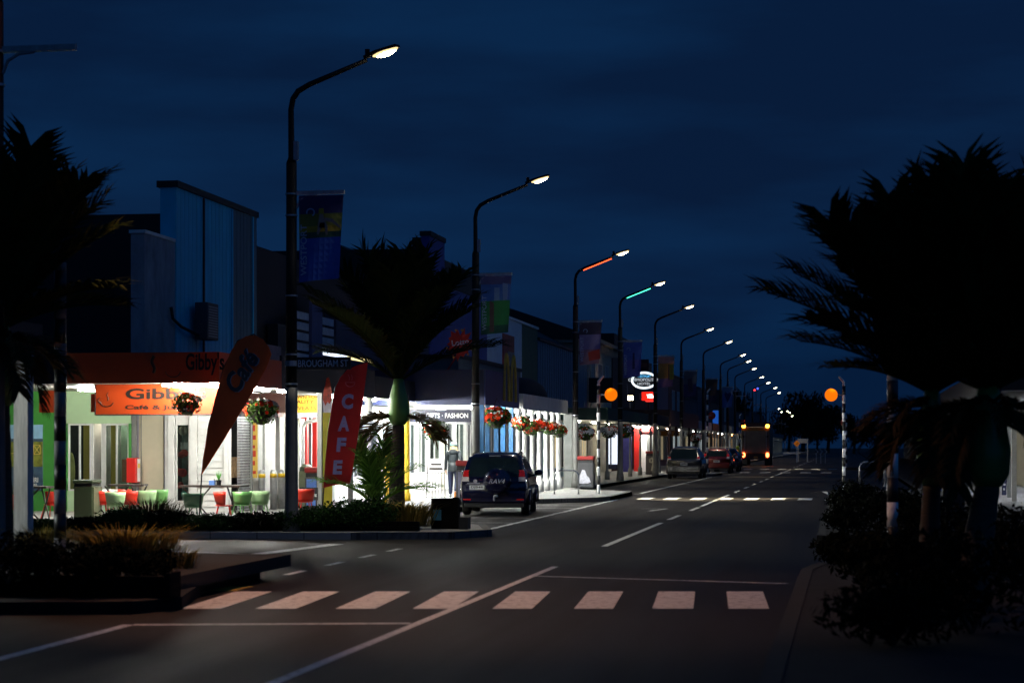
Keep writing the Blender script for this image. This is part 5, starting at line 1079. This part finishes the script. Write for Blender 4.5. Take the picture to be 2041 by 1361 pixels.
banner('banner with an arms wide figure over blue, on the tall nearest whole lamp', LAMPS[0], 'WESTPORT', [(.24, nvb), (.36, C('banner olive', (.18, .20, .03))), (.46, yeb), (.52, C('banner dark green', (.02, .09, .05))), (1.1, blb)],
       [(curl, skb), ([(.48, .22), (.56, .22), (.60, .30), (.66, .36), (.66, .46), (.62, .46), (.60, .38), (.52, .38), (.46, .46), (.42, .45), (.46, .30)], skin_b), ([(.60, .26), (.78, .28), (.95, .37), (.98, .40), (.76, .32), (.6, .30)], skin_b), ([(.47, .155), (.57, .155), (.58, .22), (.46, .22)], yeb), ([(.48, .32), (.6, .32), (.6, .38), (.48, .38)], blb)])
banner('banner with blue over bright green, on the second lamp behind the palm frond', LAMPS[1], 'WESTPORT', [(.13, C('banner slate', (.10, .10, .22))), (.40, C('banner sky', (.06, .18, .48))), (.45, yeb), (.85, grb), (1.1, C('banner deep green', (.02, .12, .06)))], [([(.45, .2), (.62, .2), (.62, .42), (.45, .42)], skb), ([(.72, .12), (.9, .14), (.88, .4), (.74, .42)], skb), ([(.30, .42), (.44, .46), (.44, .95), (.3, .95)], C('banner brown', (.15, .08, .06)))])
banner('banner of dark purple over grey and pink, on the red striplit lamp', LAMPS[2], 'WESTPORT', [(.3, dkb), (.62, ppb), (1.1, C('banner pink grey', (.28, .15, .20)))], [(curl, skb), ([(.4, .7), (.9, .62), (.95, .85), (.45, .9)], rdb)])
banner('plain dusky blue banner on the green striplit lamp', LAMPS[3], 'WESTPORT', [(.5, C('banner dusk blue', (.05, .10, .38))), (1.1, C('banner dusk mauve', (.12, .10, .36)))], [(curl, skb), ([(.5, .3), (.6, .3), (.62, .75), (.48, .75)], nvb)])
banner('peach and orange banner on the lamp before the oval hotel sign', LAMPS[4], None, [(.25, peb), (.72, C('banner amber', (.62, .24, .04))), (1.1, C('banner rose', (.42, .16, .25)))], [([(.72, .25), (.97, .23), (.97, .72), (.72, .74)], yeb), ([(.64, .25), (.70, .25), (.70, .75), (.64, .75)], dkb)])
banner('dark banner with a black figure on the lamp behind the silver car', LAMPS[5], None, [(.5, C('banner grey blue', (.08, .10, .12))), (1.1, nvb)], [([(.3, .3), (.6, .25), (.7, .8), (.35, .8)], dkb)])
banner('dim brown banner on the lamp just past the red car', LAMPS[6], None, [(.7, C('banner umber', (.10, .05, .03))), (1.1, dkb)], [([(.2, .3), (.8, .3), (.7, .6)], C('banner brown', (0,0,0)))])
banner('pale banner with a dark heart shape on the lamp left of the truck', LAMPS[7], None, [(.3, C('banner mist', (.18, .24, .34))), (1.1, C('banner steel', (.10, .16, .38)))], [([(.5, .3), (.75, .2), (.85, .35), (.5, .75), (.2, .35), (.3, .2)], nvb)])

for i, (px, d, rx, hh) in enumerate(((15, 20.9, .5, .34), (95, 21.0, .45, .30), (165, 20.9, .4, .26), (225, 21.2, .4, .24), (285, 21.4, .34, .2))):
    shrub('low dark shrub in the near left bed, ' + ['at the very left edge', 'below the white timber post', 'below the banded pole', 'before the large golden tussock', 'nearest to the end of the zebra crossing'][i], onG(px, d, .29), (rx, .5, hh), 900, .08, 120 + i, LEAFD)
# ================================================================ vehicles (rear at y = 0, heading +y)
TYRE = pm('tyre rubber', (.012, .012, .012), .85, scale=20); RIM = pm('alloy rim', (.35, .35, .36), .3, .8); CGL = glass('tinted car glass', (.30, .42, .38), .45, .03)
PLAS = pm('dark car plastic', (.012, .012, .013), .5); CHR = pm('chrome badge', (.75, .75, .76), .2, .6); PLW = pm('number plate white', (.72, .74, .74), .4)
TRED = pm('red lamp glass', (.50, .012, .010), .12, coat=.6); TCLR = pm('clear lamp glass', (.60, .52, .50), .12, coat=.5)
def car(name, label, cat, loc, rz, paint, W2=.91, prof=None, belt=.98, length=4.35, plate='', detail=False, topw=.62, tl_z=(.92, 1.22), wheel_r=.345, yaw=0):
    t = thing(name, label, cat, loc, rz)
    prof = prof or [(0, .93), (.02, 1.02), (.10, 1.18), (.22, 1.42), (.34, 1.60), (.50, 1.655), (1.0, 1.69), (1.8, 1.69), (2.35, 1.62), (2.75, 1.40), (3.15, 1.08), (3.7, 1.00), (4.15, .88), (4.32, .66)]
    zs = [.30, .42, .58, .78, belt - .06, belt, belt + .02, 1.2, 1.42, 1.58]; ztop = max(z for _, z in prof)
    def hw(z, y):
        if z <= belt: a = W2 * (.90 + .10 * min(1, (z - .30) / .3)) if z < .6 else W2 * (1 - .03 * max(0, (z - .78) / .2))
        else: a = W2 * .97 + (topw - W2 * .97) * ((z - belt) / (ztop - belt)) ** 1.15
        e = min(y, length - y); return a * (1 - .07 * max(0, 1 - e / .35) ** 2) * (1 - .10 * max(0, 1 - (length - y) / .6) ** 2)
    m = MB(); rings = []
    for y, zt in prof:
        r = []
        for z in zs:
            z2 = min(z, zt - .03); r.append((hw(z2, y), y, z2))
        r.append((max(.0, hw(zt, y) * .82), y, zt)); r.append((hw(zt, y) * .4, y, zt + .02)); r += [(-a, b, c) for a, b, c in reversed(r)]
        rings.append(r)
    n = len(rings[0])
    m.add([p for r in rings for p in r], [(j*n + i, j*n + (i+1) % n, (j+1)*n + (i+1) % n, (j+1)*n + i) for j in range(len(rings)-1) for i in range(n)] + [tuple(range(n-1, -1, -1)), tuple((len(rings)-1)*n + i for i in range(n))])
    body = build(m, 'body', paint, t, True, True)
    def zat(y):
        for (y0, z0), (y1, z1) in zip(prof, prof[1:]):
            if y0 <= y <= y1: return z0 + (z1 - z0) * (y - y0) / (y1 - y0)
    def yat(z):                                                     # rear slope
        for (y0, z0), (y1, z1) in zip(prof, prof[1:]):
            if z0 <= z <= z1: return y0 + (y1 - y0) * (z - z0) / (z1 - z0)
        return 0
    zb, zt = belt + .07, ztop - .13
    g = MB(); rows = []
    for k in range(5):
        z = zb + (zt - zb) * k / 4; h = hw(z, .5) * .90 - .03; rows.append([(h * u, yat(z) - .018, z) for u in (-1, -.5, 0, .5, 1)])
    vs = [p for r in rows for p in r]; g.add(vs, [(j*5+i, j*5+i+1, (j+1)*5+i+1, (j+1)*5+i) for j in range(4) for i in range(4)])
    gl = pm('dark rear glass', (.008, .014, .013), .06, scale=1)
    build(g, 'rear_window', gl, t, True, True)
    fr = [y for y, z in prof if z > ztop - .12]
    for s in (-1, 1):
        for y0, y1 in ((.62, 1.15), (1.22, 1.95), (2.02, 2.75)):
            q = MB(); z0, z1 = belt + .06, min(ztop - .14, 1.52)
            def pt(y, z): z2 = min(z, (zat(y) or ztop) - .08); return (s * (hw(z2, y) + .006), y, z2)
            q.add([pt(y0, z0), pt(y1, z0), pt(y1, z1), pt(y0, z1)], [(0,1,2,3)]); build(q, 'side_window', gl, t, True)
        mr = MB().ball((s * (W2 + .10), 2.62, belt + .14), (.11, .06, .09), 12, 8).tube([(s * (W2 - .06), 2.64, belt + .06), (s * (W2 + .05), 2.62, belt + .10)], .025, 6); build(mr, 'wing_mirror', paint if detail else PLAS, t, True, True)
        x = s * (W2 - .075); z0, z1 = tl_z; yb = -.035
        l = MB()
        for k in range(5):
            za, zc = z0 + (z1 - z0) * k / 5, z0 + (z1 - z0) * (k + 1) / 5; w_ = .085 - .006 * k
            ya, yc = (yat(za) if za > .93 else 0) - .03, (yat(zc) if zc > .93 else 0) - .03
            xo = hw(min(za, belt), 0) * .995; xo2 = hw(zc, .1) * .995
            l.add([(s * (xo - 2*w_), ya, za), (s * xo, ya + .015, za), (s * xo2, yc + .015, zc), (s * (xo2 - 2*w_), yc, zc), (s * (xo - 2*w_), ya + .1, za), (s * (xo + .004), ya + .16, za), (s * (xo2 + .004), yc + .16, zc), (s * (xo2 - 2*w_), yc + .1, zc)], [(0,1,2,3), (1,5,6,2), (0,4,5,1), (3,2,6,7)], 1 if k in (0, 1) else 0)
        build(l, 'tail_lamp', [TRED, TCLR], t, True)
        for y in (.80, length - .85):
            wl = MB().lathe([(wheel_r * .8, -.10), (wheel_r * .97, -.09), (wheel_r, -.05), (wheel_r, .05), (wheel_r * .97, .09), (wheel_r * .8, .10)], (s * (W2 - .12), y, wheel_r), 24, axis='x'); wo = build(wl, 'wheel', TYRE, t, True, True)
            rm = MB().lathe([(wheel_r * .62, -.012), (wheel_r * .66, .0), (wheel_r * .3, .012), (.04, .02)] if s > 0 else [(.04, -.02), (wheel_r * .3, -.012), (wheel_r * .66, .0), (wheel_r * .62, .012)], (s * (W2 - .015), y, wheel_r), 20, axis='x'); build(rm, 'rim', RIM, wo, True)
            ac = MB().tube([(s * (W2 + .005), y + (wheel_r + .05) * math.cos(R(a)), wheel_r + (wheel_r + .05) * math.sin(R(a))) for a in range(-10, 191, 20)], .035, 6); build(ac, 'wheel_arch', paint if detail else PLAS, t, True, True)
    bp = MB(); bp.box(-W2 * .93, W2 * .93, -.09, .12, .34, .66); build(bp, 'bumper', paint, t, True, bevel=.04)
    lowb = MB(); lowb.box(-W2 * .85, W2 * .85, -.06, .2, .22, .338); build(lowb, 'underside', PLAS, t, True, bevel=.02)
    if plate:
        px0 = -.60 if detail else -.18
        pl = P(t, 'number_plate', PLW, (px0, px0 + .37, -.062, -.045, .70, .815), local=True)
        if detail: lettering(plate, BLACKP, pl, (px0 + .04, -.066, .722), .29, .075, bold=.015, local=True)
        else: P(pl, 'plate_mark', BLACKP, (px0 + .05, px0 + .32, -.068, -.063, .735, .785), local=True)
    return t
BLUC = pm('dark blue car paint', (.003, .004, .026), .2, .25, var=.05, coat=1.0)
cl0, cr0 = D(928, HY, 50), D(1050, HY, 49.6)
cx_ = (cl0.x + cr0.x) / 2
cc = car('parked_car', 'dark blue four wheel drive with a spare wheel on its back door', 'car', (cx_ + .02, 48.6, 0), R(5.5), BLUC, plate='DJB48', detail=True, W2=.86, topw=.60)
sp = build(MB().lathe([(.02, -.21), (.26, -.205), (.325, -.18), (.345, -.13), (.345, .03), (.33, .05)], (.10, -.05, .93), 30, axis='y'), 'spare_wheel_cover', BLUC, cc, True, True)
lettering('RAV4', CHR, sp, (-.10, -.264, .87), .40, .12, bold=.01, shear=.3, local=True)
for s in (-1, 1): build(MB().tube([(s * .57, .55, 1.63), (s * .57, .75, 1.68), (s * .57, 2.0, 1.70), (s * .57, 2.2, 1.65)], .022, 7), 'roof_rail', PLAS, cc, True, True)
P(cc, 'high_brake_lamp', pm('pale lamp strip', (.35, .36, .36), .3), (-.14, .14, .30, .33, 1.60, 1.615), local=True)
P(cc, 'badge', CHR, (-.66, -.34, -.03, -.018, .86, .885), local=True); build(MB().lathe([(.05, -.012), (.05, .0)], (-.46, -.01, .93), 16, axis='y'), 'emblem', CHR, cc, True); P(cc, 'tailgate_trim', CHR, (-.70, -.27, -.035, -.02, .838, .848), local=True)
build(MB().tube([(.02, -.05, .42), (.02, -.14, .42), (.02, -.15, .50)], .028, 8).ball((.06, -.15, .53), (.06, .045, .04), 10, 6), 'tow_ball', CHR, cc, True)
for s in (-1, 1): P(cc, 'reflector', TRED, (s * .66 - .09, s * .66 + .09, -.10, -.092, .42, .455), local=True)
cc.scale = (1, 1, .92)
hr = MB()
for x in (-.36, .36): hr.ball((x, 1.0, 1.22), (.13, .06, .12), 10, 8)
SIL = pm('silver car paint', (.09, .087, .083), .25, .6, var=.05, coat=1.0); RDC = pm('dark red car paint', (.14, .010, .005), .25, .3, var=.05, coat=1.0); DBC = pm('navy car paint', (.012, .02, .05), .25, .3, var=.05, coat=1.0)
suv = [(0, .98), (.02, 1.04), (.14, 1.22), (.28, 1.42), (.42, 1.58), (.62, 1.64), (1.2, 1.68), (2.0, 1.66), (2.5, 1.56), (2.9, 1.36), (3.35, 1.06), (3.9, .98), (4.3, .86), (4.5, .64)]
p = onG(1363, 104, 0); car('parked_car', 'silver sport utility car parked past the hotel, rear towards us', 'car', (p.x, p.y, 0), 0, SIL, W2=.92, prof=suv, length=4.55, plate='KBT72', topw=.64, tl_z=(1.0, 1.15))
sed = [(0, .88), (.03, .96), (.35, .99), (.75, 1.22), (1.05, 1.38), (1.4, 1.43), (2.0, 1.44), (2.5, 1.36), (2.95, 1.12), (3.2, .98), (3.8, .92), (4.2, .82), (4.4, .62)]
wag = [(0, .93), (.02, 1.0), (.12, 1.15), (.24, 1.34), (.36, 1.48), (.55, 1.53), (1.2, 1.56), (2.0, 1.54), (2.5, 1.44), (2.9, 1.22), (3.3, 1.0), (3.9, .94), (4.2, .84), (4.4, .64)]
p = onG(1428, 124, 0); rc = car('parked_car', 'red hatchback parked ahead of the silver car with pale roof bars', 'car', (p.x, p.y, 0), 0, RDC, W2=.88, prof=wag, length=4.45, plate='HNE15', topw=.60)
for y in (.75, 1.7): P(rc, 'roof_bar', CREAM, (-.62, .62, y, y + .07, 1.60, 1.66), local=True)
p = onG(1447, 133, 0); car('parked_car', 'dark navy hatchback parked furthest, mostly hidden by the red car', 'car', (p.x, p.y, 0), 0, DBC, W2=.86, prof=wag, length=4.3, topw=.58)
# truck
p = onG(1506, 172, 0); t = thing('box_truck', 'box truck driving away with amber roof markers and red tail lamps lit', 'truck', (p.x, p.y, 0))
PB = pm('pale grey truck body', (.12, .10, .07), .55, scale=1.5, var=.15)
P(t, 'cargo_box', PB, (-1.22, 1.22, .02, 7.0, 1.05, 3.35), local=True, bevel=.05); P(t, 'rear_door', pm('beige truck door', (.15, .125, .085), .5, scale=1.5), (-.80, .85, -.03, .017, 1.15, 3.0), local=True)
P(t, 'header_board', pm('amber header board', (.25, .12, .01), .5), (-1.2, 1.2, -.03, .017, 3.02, 3.3), local=True); P(t, 'roof_deflector', PLAS, (-1.1, 1.1, 6.4, 6.98, 3.36, 3.8), local=True)
for x in (-.92, .92): build(MB().tube([(x, -.05, 1.2), (x, -.05, 3.0)], .03, 6), 'door_bar', GALV, t, True)
for x in (-1.0, .98): P(t, 'hinge_box', BLACKP, (x - .12, x + .12, -.06, -.002, 2.42, 2.62), local=True)
P(t, 'chassis', PLAS, (-1.0, 1.0, .05, 9.0, .65, 1.04), local=True); P(t, 'rear_bumper', PLAS, (-1.2, 1.2, -.08, .045, .55, .95), local=True); P(t, 'number_plate', pm('amber lit plate', (.5, .25, .04), .5), (-.15, .2, -.10, -.083, .7, .8), local=True)
P(t, 'cab', PB, (-1.15, 1.15, 7.3, 9.2, .9, 2.9), local=True, bevel=.1)
AMB = em('amber marker lamp', (1.0, .30, .03), 14); RTL = em('red tail lamp', (1.0, .12, .03), 16)
for s in (-1, 1):
    build(MB().ball((s * 1.02, -.08, 3.42), (.17, .06, .16), 10, 8), 'marker_lamp', AMB, t, True, True); build(MB().ball((s * 1.02, -.12, .93), (.14, .05, .21), 10, 8), 'tail_lamp', RTL, t, True, True)
    for y in (1.6, 7.9): wo = build(MB().lathe([(.38, -.26), (.46, -.24), (.48, -.1), (.48, .1), (.46, .14), (.38, .15)], (s * .98, y, .48), 22, axis='x'), 'wheel', TYRE, t, True, True); build(MB().lathe([(.26, -.01), (.2, .01)], (s * 1.15, y, .48), 16, axis='x'), 'rim', GALV, wo, True)
    P(t, 'mud_flap', PLAS if s > 0 else GPOST, (s * .98 - .2, s * .98 + .2, .9, .93, .12, .62), local=True)
# ================================================================ the walking woman
def person():
    loc = onG(904, 61.0, .134); t = thing('person', 'person in dark hooded jacket, jeans and pale teal cap walking away on the footpath', 'person', loc, R(4))
    J = {'pel': ((0, 0, .93), .150), 'waist': ((0, -.01, 1.08), .140), 'chest': ((0, .0, 1.26), .158), 'neckb': ((0, .01, 1.40), .105), 'neck': ((0, .03, 1.47), .058), 'head': ((0, .045, 1.56), .088), 'crown': ((0, .04, 1.64), .078)}
    names = list(J); vs = [J[k][0] for k in names]; rad = [J[k][1] for k in names]; ed = [(i, i + 1) for i in range(len(names) - 1)]
    def chain(root, pts):
        pr = names.index(root) if isinstance(root, str) else root
        for p_, r_ in pts: vs.append(p_); rad.append(r_); ed.append((pr, len(vs) - 1)); pr = len(vs) - 1
        return pr
    sh = {}
    for s in (-1, 1):
        sw = .06 * s
        h = chain('neckb', [((s * .17, .0, 1.385), .080), ((s * .225, -.01 - sw, 1.24), .070), ((s * .255, .0 - sw * 1.5, 1.08), .058), ((s * .262, .05 - sw * 2, .93), .050), ((s * .262, .07 - sw * 2.2, .845), .032), ((s * .262, .08 - sw * 2.2, .80), .034)])
        for k, (dx, l) in enumerate(((-.022, .055), (-.008, .068), (.008, .066), (.022, .052))):   # fingers
            b = vs[h]; chain(h, [((b[0] + dx * .4, b[1] + dx, b[2] - .045), .0095), ((b[0] + dx * .4 - s * .008, b[1] + dx * 1.05, b[2] - .045 - l * .55), .0085), ((b[0] + dx * .3 - s * .022, b[1] + dx * 1.05, b[2] - .045 - l), .007)])
        b = vs[h]; chain(h, [((b[0] - s * .022, b[1] + .03, b[2] - .01), .011), ((b[0] - s * .030, b[1] + .042, b[2] - .05), .009)])
    chain('pel', [((-.095, .02, .86), .115), ((-.10, .09, .50), .088), ((-.10, .07, .30), .074), ((-.10, .04, .10), .058)])
    chain('pel', [((.095, .0, .86), .115), ((.105, .04, .50), .088), ((.10, -.12, .32), .074), ((.10, -.27, .21), .056)])
    me = bpy.data.meshes.new('body'); me.from_pydata(vs, ed, []); o = bpy.data.objects.new('body', me); COL.objects.link(o)
    sk = o.modifiers.new('skin', 'SKIN'); sk.use_smooth_shade = True
    for v_, r_ in zip(me.skin_vertices[0].data, rad): v_.radius = (r_, r_ * .92)
    me.skin_vertices[0].data[0].use_root = True
    sb_ = o.modifiers.new('sub', 'SUBSURF'); sb_.levels = sb_.render_levels = 2
    dg = bpy.context.evaluated_depsgraph_get(); dg.update(); m2 = bpy.data.meshes.new_from_object(o.evaluated_get(dg)); bpy.data.objects.remove(o)
    JK = pm('slate hooded jacket', (.011, .017, .021), .6, scale=8, var=.3); JN = pm('blue jeans', (.014, .020, .055), .8, scale=14, var=.35); SKN = pm('skin', (.50, .30, .22), .5, var=.08)
    m2.materials.clear()
    for mt in (JK, JN, SKN): m2.materials.append(mt)
    for p_ in m2.polygons:
        c = p_.center; p_.use_smooth = True
        arm = abs(c.x) > .205
        p_.material_index = (2 if (arm and c.z < .86) else 0 if arm else 2 if c.z > 1.44 else 0 if c.z > .84 else 1)
    b_ = bpy.data.objects.new('body', m2); COL.objects.link(b_); b_.parent = t
    hem = MB().lathe([(.168, .80), (.172, .84), (.166, .95), (.16, 1.1)], (0, 0, 0), 20)
    hm = build(hem, 'jacket_skirt', JK, t, True, True); hm.scale = (1, .82, 1)
    build(MB().ball((0, -.085, 1.40), (.14, .085, .10), 14, 10), 'hood', JK, t, True, True)
    m = MB().ball((0, .025, 1.565), (.102, .108, .115), 16, 10); rg = random.Random(4)
    for k in range(46):
        a = R(rg.uniform(195, 345)); x, y = .098 * math.cos(a), .03 + .10 * math.sin(a); m.tube([(x, y, 1.56), (x * 1.15, y - .012, 1.47), (x * 1.25 + rg.uniform(-.015, .015), y - .01, 1.40 - rg.random() * .06)], [.012, .012, .004], 5)
    build(m, 'hair', pm('blond hair', (.55, .40, .16), .5, scale=30, var=.4), t, True, True)
    build(MB().lathe([(.118, 1.585), (.117, 1.63), (.098, 1.675), (.055, 1.70), (.01, 1.705)], (0, .035, 0), 20).box(-.07, .07, .13, .22, 1.59, 1.60), 'cap', pm('pale teal cap', (.30, .48, .46), .7), t, True, True)
    F_ = MB(); F_.ball((0, .10, 1.545), (.012, .02, .018), 8, 6); build(F_, 'nose', SKN, t, True, True)
    for s in (-1, 1): build(MB().ball((s * .034, .118, 1.575), (.011, .008, .008), 8, 6), 'eye', BLACKP, t, True); build(MB().ball((s * .10, .04, 1.555), (.014, .024, .032), 8, 6), 'ear', SKN, t, True, True)
    SHO = pm('grey white shoe', (.42, .44, .46), .6, scale=10, var=.3)
    build(MB().ball((-.10, .085, .062), (.048, .135, .055), 14, 8), 'shoe', SHO, t, True, True); build(MB().box(-.148, -.052, -.045, .21, .0, .022), 'shoe_sole', WHITE, t, True)
    sh_ = build(MB().ball((0, .06, 0), (.048, .135, .05), 14, 8), 'shoe', SHO, t, True, True); sh_.location = (.10, -.30, .15); sh_.rotation_euler = (R(-68), 0, 0)
    sl = MB().extr([(.046 * math.cos(R(a)), .06 + .14 * math.sin(R(a)), -.055) for a in range(0, 360, 20)], (0, 0, .02)); so = build(sl, 'orange_sole', pm('orange shoe sole', (.75, .26, .06), .6), t, True); so.location = (.10, -.30, .15); so.rotation_euler = (R(-68), 0, 0)
    return t
person()
t = thing('reflective_panel', 'small yellow green reflective panel left of the banded pole beside the truck', 'sign', onG(1470, 140, .134)); b = V(t.location)
build(MB().lathe([(.03, 0), (.03, .9)], (b.x, b.y + .03, b.z), 8), 'post', BLACKP, t); build(MB().ball((b.x, b.y, b.z + 1.25), (.16, .03, .36), 12, 8), 'panel', pm('yellow green reflective', (.45, .55, .03), .5), t, smooth=True)
